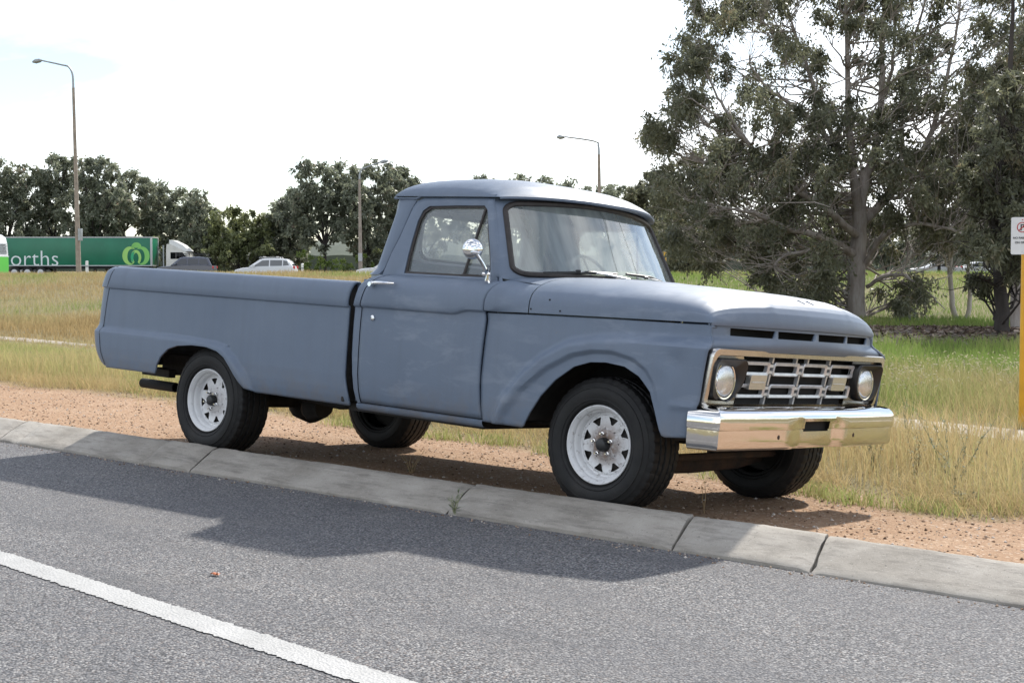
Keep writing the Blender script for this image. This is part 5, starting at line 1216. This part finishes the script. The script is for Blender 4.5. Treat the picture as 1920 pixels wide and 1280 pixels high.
def car(name, label, px, depth, sgn, paint, L_, W_, lower, roof, wins, ws, rw, rack=None, group='vehicles on the far highway', cat='car'):
    """lower: (x,z) outline to the belt; roof: greenhouse outline; wins: side window outlines; ws, rw: windshield / rear window corner pairs"""
    T = empty(name, mat=frame_of(px, depth, sgn)); tag(T, label, cat, group)
    def body(poly, w0, w1, z0, z1):
        def wd(z): return w0 + (w1 - w0) * min(1, max(0, (z - z0) / (z1 - z0)))
        P = [[(x, -wd(z) + (.05 if k in (0, 3) else 0), z) for x, z in poly] for k in (1,)] ; return wd
    h = W_ / 2
    def shell(poly, wf, inset):
        n = len(poly); cx, cz = np.mean([p[0] for p in poly]), np.mean([p[1] for p in poly])
        sh = [(x + (cx - x) * .035, z + (cz - z) * .06) for x, z in poly]
        rows = [[(x, -wf(z) + 0, z) for x, z in sh], [(x, -wf(z) + inset, z) for x, z in poly], [(x, wf(z) - inset, z) for x, z in poly], [(x, wf(z), z) for x, z in sh]]
        b = MB().grid(rows, closed_v=True); b.f.append(tuple(range(n))); b.f.append(tuple(reversed(range(3 * n, 4 * n)))); return b
    zb = max(z for x, z in lower); zr = max(z for x, z in roof)
    def wl(z): return h - .05 * abs(z - .75) ** 1.5
    def wu(z): return h - .05 - .17 * max(0, (z - zb)) / (zr - zb)
    shell(lower, wl, .06).build('body', paint, T, ang=30); shell(roof, wu, .05).build('roof', paint, T, ang=30)
    for pl in wins:
        for s in (-1, 1): MB().add([(x, s * (wu(z) + .012), z) for x, z in pl], [tuple(range(len(pl)))]).build('side_window', M['cglass'], T, smooth=False)
    for nm, (p0, p1) in (('windshield', ws), ('rear_window', rw)):
        d = np.array([p1[1] - p0[1], -(p1[0] - p0[0])]); d = d / np.linalg.norm(d) * .015; d = d if (nm == 'windshield') == (d[0] > 0) else -d
        a, c = (p0[0] + d[0], p0[1] + d[1]), (p1[0] + d[0], p1[1] + d[1]); MB().add([(a[0], -wu(a[1]) + .10, a[1]), (a[0], wu(a[1]) - .10, a[1]), (c[0], wu(c[1]) - .10, c[1]), (c[0], -wu(c[1]) + .10, c[1])], [(0, 1, 2, 3)]).build(nm, M['cglass'], T, smooth=False)
    wheels_for(T, (L_ * .30, -L_ * .30), W_)
    xr = min(x for x, z in lower); xf = max(x for x, z in lower)
    for s in (-1, 1):
        MB().box(xr - .01, xr + .14, min(s * (h - .22), s * (h - .03)), max(s * (h - .22), s * (h - .03)), .88, 1.08, .02).build('tail_light', M['redl'], T)
        MB().box(xf - .30, xf - .10, min(s * (h - .40), s * (h - .06)), max(s * (h - .40), s * (h - .06)), .66, .80, .02).build('headlight', M['clear'], T)
        MB().box(ws[0][0] - .50, ws[0][0] - .30, min(s * h, s * (h + .20)), max(s * h, s * (h + .20)), zb + .0, zb + .16, .03).build('side_mirror', paint, T)
    if rack == 'basket':
        b = MB(); z = zr + .10
        for s in (-1, 1): b.tube([(-1.75, s * .62, z), (.75, s * .62, z)], .025, 6); b.tube([(-1.75, s * .62, z + .14), (.75, s * .62, z + .14)], .02, 6)
        for x in np.linspace(-1.7, .7, 7): b.tube([(x, -.62, z), (x, .62, z)], .02, 6)
        for x in (-1.7, -.9, -.1, .7):
            for s in (-1, 1): b.tube([(x, s * .62, zr - .05), (x, s * .62, z + .14)], .022, 6)
        b.build('roof_rack', M['trim'], T)
    elif rack == 'rails':
        b = MB()
        for s in (-1, 1): b.tube([(-1.15, s * .58, zr), (-1.1, s * .58, zr + .06), (.35, s * .58, zr + .06), (.4, s * .58, zr)], .022, 6)
        for x in (-.85, .1): b.tube([(x, -.66, zr + .09), (x, .66, zr + .09)], .03, 6)
        b.build('roof_rails', M['rail'], T)
    return T
car('station_wagon', 'dark grey four-wheel-drive wagon with a black roof rack beside the semi truck', 350, 122, -1, M['cdark'], 4.75, 1.9,
    [(-2.35, .45), (-2.38, .80), (-2.33, 1.12), (-1.0, 1.16), (.75, 1.14), (1.75, 1.06), (2.25, .95), (2.36, .62), (2.30, .40), (-2.2, .36)],
    [(-2.28, 1.10), (-2.12, 1.45), (-1.92, 1.78), (-1.0, 1.87), (.1, 1.84), (.40, 1.76), (1.15, 1.12)],
    [[(-2.02, 1.20), (-1.82, 1.66), (-1.22, 1.70), (-1.22, 1.20)], [(-1.15, 1.20), (-1.15, 1.70), (-.28, 1.70), (-.28, 1.20)], [(-.20, 1.20), (-.20, 1.70), (.28, 1.66), (.80, 1.20)]], ((1.12, 1.14), (.42, 1.75)), ((-2.26, 1.16), (-1.98, 1.72)), 'basket')
car('hatchback', 'white compact wagon with roof rails driving left behind the pickup bed', 499, 107, -1, M['cwhite'], 4.43, 1.81,
    [(-2.18, .45), (-2.21, .75), (-2.12, 1.05), (-1.0, 1.06), (.65, 1.02), (1.55, .95), (2.10, .80), (2.20, .55), (2.10, .36), (-2.05, .34)],
    [(-2.08, 1.02), (-1.86, 1.38), (-1.62, 1.57), (-.9, 1.65), (0, 1.64), (.32, 1.56), (1.15, 1.0)],
    [[(-1.80, 1.14), (-1.62, 1.46), (-1.36, 1.49), (-1.36, 1.10)], [(-1.29, 1.10), (-1.29, 1.50), (-.42, 1.51), (-.42, 1.08)], [(-.34, 1.08), (-.34, 1.51), (.15, 1.48), (.82, 1.06)]], ((1.12, 1.02), (.34, 1.55)), ((-2.04, 1.10), (-1.70, 1.50)), 'rails')
SED = dict(L_=4.5, W_=1.8, lower=[(-2.22, .45), (-2.25, .75), (-2.12, .98), (-1.2, 1.00), (.65, .98), (1.55, .92), (2.15, .78), (2.24, .55), (2.10, .34), (-2.1, .32)],
    roof=[(-1.65, .96), (-1.2, 1.20), (-.85, 1.40), (-.3, 1.45), (.1, 1.42), (.95, .96)], wins=[[(-1.2, 1.03), (-.85, 1.32), (-.40, 1.36), (-.40, 1.02)], [(-.33, 1.02), (-.33, 1.36), (.08, 1.33), (.62, 1.01)]], ws=((.92, .98), (.12, 1.41)), rw=((-1.62, .98), (-.88, 1.39)))
car('sedan', 'white sedan whose nose shows just left of the pickup cab', 726, 107, -1, M['cwhite'], **SED)
car('sedan', 'white car glimpsed under the large gum right of its trunk', 1752, 131, -1, M['cwhite'], **SED)
car('sedan', 'white car glimpsed behind the two thin white tree stems', 1826, 131, -1, M['cwhite'], **SED)
def text_mesh(name, txt, size, mat, parent, mtx, depth=.004, bold=0.0, spacing=1.0):
    cu = bpy.data.curves.new(name, 'FONT'); cu.body = txt; cu.size = size; cu.extrude = depth; cu.offset = bold; cu.align_x = 'CENTER'; cu.space_character = spacing; cu.resolution_u = 3
    ob = bpy.data.objects.new(name, cu); COL.objects.link(ob); dg = bpy.context.evaluated_depsgraph_get(); me = bpy.data.meshes.new_from_object(ob.evaluated_get(dg))
    bpy.data.objects.remove(ob); bpy.data.curves.remove(cu); me.name = name; me.materials.clear(); me.materials.append(mat); o = bpy.data.objects.new(name, me); link(o, parent); o.matrix_local = mtx; return o
def semi():
    T = empty('semi_truck', mat=frame_of(157, 136, 1)); tag(T, 'white semi truck hauling a long green supermarket trailer with an apple emblem', 'truck', 'vehicles on the far highway')
    gm = simple('trailer_green', (.012, .165, .085), .35, noise=.12, scale=.6); wm = simple('trailer_trim', (.48, .49, .48), .4); cw = simple('cab_cream', (.66, .64, .58), .35, noise=.08, scale=2)
    tr = MB().box(-6.85, 6.60, -1.25, 1.25, 1.15, 3.72, .03).build('trailer', gm, T)
    MB().box(-6.87, 6.63, -1.27, 1.27, 3.66, 3.76, .01).box(-6.87, 6.63, -1.27, 1.27, 1.08, 1.18, .01).box(6.48, 6.64, -1.27, -1.12, 1.15, 3.70, .01).box(6.48, 6.64, 1.12, 1.27, 1.15, 3.70, .01).build('trailer_frame', wm, tr)
    MB().box(-6.5, 6.3, -.5, .5, .85, 1.08).build('trailer_chassis', M['trim'], T)
    b = MB(); pr = [(7.9, .55), (7.9, 2.55), (7.95, 3.10), (8.25, 3.12), (9.0, 2.75), (9.85, 2.30), (10.1, 1.55), (10.9, 1.45), (11.15, 1.2), (11.2, .5)]
    b.prism(pr, lambda x, z, d: (x, d, z), -1.15, 1.15); cb = b.build('cab', cw, T, ang=25)
    b = MB(); b.prism([(8.15, 2.45), (8.15, 3.50), (8.5, 3.45), (9.4, 3.0), (10.0, 2.45)], lambda x, z, d: (x, d, z), -.95, .95); b.build('roof_fairing', simple('fairing_white', (.70, .70, .68), .35), cb, ang=25)
    for s in (-1, 1): MB().prism([(8.3, 1.75), (8.3, 2.35), (9.4, 2.35), (9.85, 1.75)], lambda x, z, d: (x, s * d, z), 1.152, 1.158).build('cab_window', M['cglass'], cb, smooth=False)
    for s in (-1, 1): MB().tube([(7.6, s * .9, 1.0), (7.6, s * .9, 3.0)], .07, 8).build('exhaust_stack', M['galv'], T)
    for k in range(4): MB().tube([(6.9 + .2 * k, -.6, 2.9 - .25 * k), (7.7, -.3 + .1 * k, 1.6)], .02, 5).build('air_hose', M['trim'], T)
    wheels_for(T, (-6.0, -4.8, -3.6, 7.3, 8.4, 10.4), 2.5, .5)
    lm = simple('lettering_white', (.80, .84, .82), .45); sm = lambda x, z, y=-1.256: Matrix(((1, 0, 0, x), (0, 0, -1, y), (0, 1, 0, z), (0, 0, 0, 1)))
    text_mesh('trailer_lettering', 'worths', 2.05, lm, tr, sm(-4.86, 1.12), .003, -.018, 1.02)
    e1 = simple('emblem_green', (.22, .56, .13), .45); e2 = simple('emblem_lime', (.36, .66, .16), .45); e3 = simple('emblem_teal', (.03, .40, .17), .45)
    def arc(cx, cz, rx, rz, a0, a1, th0, th1, y, n=26):
        o, i_ = [], []
        for q in np.linspace(0, 1, n):
            a = R(a0 + (a1 - a0) * q); th = th0 + (th1 - th0) * math.sin(math.pi * q); o.append((cx + (rx + th / 2) * math.cos(a), y, cz + (rz + th / 2) * math.sin(a))); i_.append((cx + (rx - th / 2) * math.cos(a), y, cz + (rz - th / 2) * math.sin(a)))
        return o, i_
    ex, ez = 5.17, 2.02
    for args, mt in (((ex - .44, ez, .58, .74, 58, 285, .04, .46, -1.262), e2), ((ex + .44, ez, .58, .74, 122, -105, .04, .46, -1.262), e1), ((ex, ez - .16, .36, .58, -55, 235, .20, .26, -1.266), e2), ((ex, ez - .16, .36, .58, 110, 225, .06, .27, -1.270), e3)):
        o, i_ = arc(*args); MB().grid([o, i_]).build('emblem', mt, tr, smooth=False)
    lf = [(ex - .42, -1.264, ez + .74)] + [(ex + .05 + .46 * math.cos(R(a)), -1.264, ez + .82 + .42 * math.sin(R(a))) for a in np.linspace(200, -10, 16)]
    MB().add(lf, [tuple(range(len(lf)))]).build('emblem', e1, tr, smooth=False)
semi()
def bus():
    T = empty('bus', mat=frame_of(-141, 100, -1)); tag(T, 'white and lime green bus showing only its end at the left edge', 'bus', 'vehicles on the far highway')
    gm = simple('bus_green', (.10, .46, .06), .35); h = 1.22
    lo = MB(); lo.prism([(-5.25, .45), (-5.30, 1.0), (-5.28, 1.72), (5.9, 1.72), (6.0, .9), (5.9, .40)], lambda x, z, d: (x, d, z), -h, h); lo.build('lower_body', gm, T, ang=30)
    up = MB(); up.prism([(-5.28, 1.725), (-5.22, 2.6), (-5.12, 3.02), (-4.85, 3.22), (-4.5, 3.28), (5.2, 3.28), (5.7, 3.05), (5.9, 1.725)], lambda x, z, d: (x, d, z), -h + .02, h - .02); up.build('upper_body', M['cwhite'], T, ang=30)
    gl = simple('bus_glass', (.008, .008, .009), .25)
    for s in (-1, 1):
        for k in range(6): MB().box(-4.90 + 1.75 * k, -4.90 + 1.75 * k + 1.68, min(s * (h - .01), s * (h + .006)), max(s * (h - .01), s * (h + .006)), 1.82, 2.80).build('window', gl, T)
    g_ = MB()
    for k in range(7): g_.box(-5.31, -5.20, -.9, .9, 1.95 + .1 * k, 2.0 + .1 * k)
    g_.build('rear_grille', M['galv'], T)
    for s in (-1, 1):
        g_ = MB()
        for k in range(9): g_.box(-5.20, -4.98, min(s * (h - .03), s * (h + .004)), max(s * (h - .03), s * (h + .004)), 1.95 + .09 * k, 2.0 + .09 * k)
        g_.build('side_grille', M['galv'], T)
    wheels_for(T, (-3.4, 3.4), 2.4, .48)
bus()

# ------------------------------------------------------------------ sign, posts
def sign():
    p = at(1917, 800, 13.6); z = float(gz(p[0], p[1])); T = empty('parking_sign', (p[0], p[1], z)); tag(T, 'white no parking on grass sign plate on a thick yellow post at the right edge', 'sign')
    ym = simple('yellow_post_paint', (.62, .32, .012), .45, noise=.12, scale=4, bump=.05)
    MB().lathe([(.0, -.2), (.036, -.2), (.036, 1.70), (.033, 1.715), (0, 1.72)], (0, 0, 0), 'z', 28).build('post', ym, T)
    v = CAM - np.array([p[0], p[1], 0]); v[2] = 0; v /= np.linalg.norm(v); rt = np.cross([0, 0, 1.], v)         # the plate looks at the road
    w_, h0, h1 = .098, 1.59, 1.93
    def pf(u, q, d): return (rt[0] * u + v[0] * (.038 + d), rt[1] * u + v[1] * (.038 + d), q)
    cx0 = -.030
    pl = MB().prism(rrect(cx0 - w_, cx0 + w_, h0, h1, .016, 4), pf, 0, .003).build('sign_plate', simple('sign_white', (.66, .67, .69), .4, noise=.06, scale=12), T, ang=30)
    red = simple('sign_red', (.42, .03, .03), .5); blk = simple('sign_black', (.015, .015, .018), .5)
    def M3(u, q, d):
        o = pf(u, q, d); return Matrix(((rt[0], 0, v[0], o[0]), (rt[1], 0, v[1], o[1]), (0, 1, 0, o[2]), (0, 0, 0, 1)))
    cq = 1.838; r = .048
    MB().grid([[pf(cx0 + (r + k) * math.cos(a), cq + (r + k) * math.sin(a), .005) for a in np.linspace(0, 2 * math.pi, 40)] for k in (0, -.008)]).build('prohibition_ring', red, pl, smooth=False)
    MB().add([pf(cx0 + a, cq + c, .0065) for a, c in ((-.034, -.027), (-.028, -.033), (.034, .027), (.028, .033))], [(0, 1, 2, 3)]).build('prohibition_bar', red, pl, smooth=False)
    text_mesh('sign_letter', 'P', .080, blk, pl, M3(cx0, cq - .028, .005), .0004, .0012)
    text_mesh('sign_text', 'NO PARKING', .0265, blk, pl, M3(cx0, 1.732, .005), .0004, .0006)
    text_mesh('sign_text', 'ON GRASS', .0265, blk, pl, M3(cx0, 1.690, .005), .0004, .0006)
    MB().add([pf(cx0 + a, 1.905 + c, .005) for a, c in ((-.008, 0), (0, .007), (.008, 0), (0, -.005))], [(0, 1, 2, 3)]).build('sign_mark', red, pl, smooth=False)
    for q in (1.905 - .29,): MB().lathe([(0, .003), (.004, .002), (.005, 0)], pf(cx0, q, .003), 'y', 10).build('bolt', M['galv'], pl)
sign()
def post(name, label, px, py, depth, h, r, mat, cat):
    p = at(px, py, depth); z = float(gz(p[0], p[1])); T = empty(name, (p[0], p[1], z)); tag(T, label, cat)
    MB().lathe([(0, -.2), (r, -.2), (r, h - .02), (r * .7, h), (0, h)], (0, 0, 0), 'z', 12).build('post', mat, T)
    MB().lathe([(r * 1.03, h * .72), (r * 1.03, h * .80)], (0, 0, 0), 'z', 12).build('reflector_band', M['galv'], T)
post('marker_post', 'short yellow post under the trees right of the windshield', 1247, 480, 52, 1.75, .045, simple('yellow_marker', (.60, .34, .02), .5), 'post')
post('guide_post', 'white guide post in front of the green trailer right of the tall lamp', 163, 500, 88, 1.35, .085, M['cwhite'], 'post')
post('guide_post', 'white guide post at the roadside right of the white compact wagon', 567, 508, 98, 1.3, .08, M['cwhite'], 'post')

# ------------------------------------------------------------------ weeds and litter
M['weed'] = leaf_material('weed_leaf', [(0, (.11, .14, .075)), (.5, (.17, .195, .11)), (1, (.23, .24, .15))], .3, .75)
M['greenstem'] = simple('green_stalk', (.24, .25, .14), .7)
M['drystem'] = simple('dry_stalk', (.36, .25, .13), .8)
def ground_px(px, py):
    d = (np.array([(px - 960) / FOC, (640 - py) / FOC, 1.0])) @ RW; t = 5.0
    for _ in range(60):
        p = CAM + d * t; g_ = float(gz(p[0], p[1])) if p[1] > KB else float(road_z(p[0])) + .10
        t += (p[2] - g_) / -d[2] * .8
    return CAM + d * t
def weed(label, px, py, n, h, spread, leafy, group=None, stem=None, lsize=.03):
    p = ground_px(px, py); T = empty('weed', tuple(p)); tag(T, label, 'weed', group); b = MB(); Vs = []; Ts = []
    for k in range(n):
        a = rng.uniform(0, 6.28); L_ = h * rng.uniform(.65, 1.1); e = np.array([math.cos(a) * spread * L_, math.sin(a) * spread * L_, L_]); P = twig_path((0, 0, -.02), e, .05, 7, .025)
        b.tube(P, list(np.linspace(.003, .0012, 7)), 5, cap=False)
        m = int(leafy * L_ / h); u = rng.uniform(.12, 1, m); Q = np.array([np.interp(u, np.linspace(0, 1, 7), np.array(P)[:, i]) for i in range(3)]).T
        d = rng.normal(0, 1, (m, 3)) * [1, 1, .45] + [0, 0, .25]; d /= np.linalg.norm(d, axis=1)[:, None]; q = np.cross(d, [0, 0, 1.]); L2 = lsize * rng.uniform(.6, 1.4, (m, 1)) * (1.25 - .6 * u[:, None])
        Vs.append(np.stack([Q, Q + d * L2 * .5 + q * L2 * .22, Q + d * L2, Q + d * L2 * .5 - q * L2 * .22], 1).reshape(-1, 3)); Ts.append(np.repeat(rng.random(m), 4))
    b.build('stem', stem or M['greenstem'], T, fix=False)
    if leafy:
        V = np.concatenate(Vs); np_mesh('leaves', V, np.arange(len(V)).reshape(-1, 4), M['weed'], T, attrs={'tint': np.concatenate(Ts)})
weed('tall grey-green weed with spreading stems at the grass edge near the right side', 1790, 912, 8, .46, .55, 46)
weed('brown-stemmed weed in the dry grass right of the bumper', 1718, 900, 7, .36, .25, 26, stem=M['drystem'])
weed('upright green weed below the right end of the bumper', 1640, 885, 5, .34, .25, 40)
weed('slender seeding weed rising past the right bumper tip', 1700, 850, 6, .42, .12, 44, lsize=.022)
weed('low grey rosette weed on the gravel at the lower right', 1806, 945, 14, .09, 1.1, 16, lsize=.045)
weed('thin green sprig growing from the kerb joint below the door', 852, 955, 7, .085, .5, 8, lsize=.03)
weed('small dry sprig at the back of the kerb below the cab', 772, 886, 7, .13, .6, 10, stem=M['drystem'], lsize=.02)
weed('single dry stalk standing in the shade beside the front tyre', 1322, 962, 2, .17, .15, 3, stem=M['drystem'], lsize=.02)
weed('tiny dry sprig at the kerb beneath the front wheel', 1072, 938, 4, .07, .6, 5, stem=M['drystem'], lsize=.02)
def litter():
    q = unproject_road(404, 1079); T = MB(); pts = []
    for i in range(5):
        pts.append([(q[0] + .012 * (i - 2) + rng.normal(0, .002), q[1] + .010 * (j - 1) + rng.normal(0, .003), q[2] + .004 + abs(rng.normal(0, .006))) for j in range(3)])
    o = MB().grid(pts).build('leaf_scrap', simple('orange_scrap', (.50, .16, .07), .6)); tag(o, 'small crumpled orange scrap lying on the sunlit asphalt', 'litter')
    m_ = o.modifiers.new('thick', 'SOLIDIFY'); m_.thickness = .0012
    q = unproject_road(787, 953); T = empty('cigarette_butt', tuple(q)); tag(T, 'white cigarette butt lying by the kerb foot below the cab', 'litter')
    d = np.array([.9, .3, 0]); MB().tube([(0, 0, .006), tuple(d * .020 + [0, 0, .006])], .005, 10).build('paper', simple('butt_white', (.75, .74, .70), .7), T)
    MB().tube([tuple(-d * .014 + [0, 0, .006]), (0, 0, .006)], .0052, 10).build('filter', simple('butt_tan', (.45, .25, .10), .7), T)
def unproject_road(px, py):
    d = (np.array([(px - 960) / FOC, (640 - py) / FOC, 1.0])) @ RW; t = (CAM[2] - (-.058)) / -d[2]
    for _ in range(20): p = CAM + d * t; t += (p[2] - float(road_z(p[0]))) / -d[2]
    return CAM + d * t
litter()
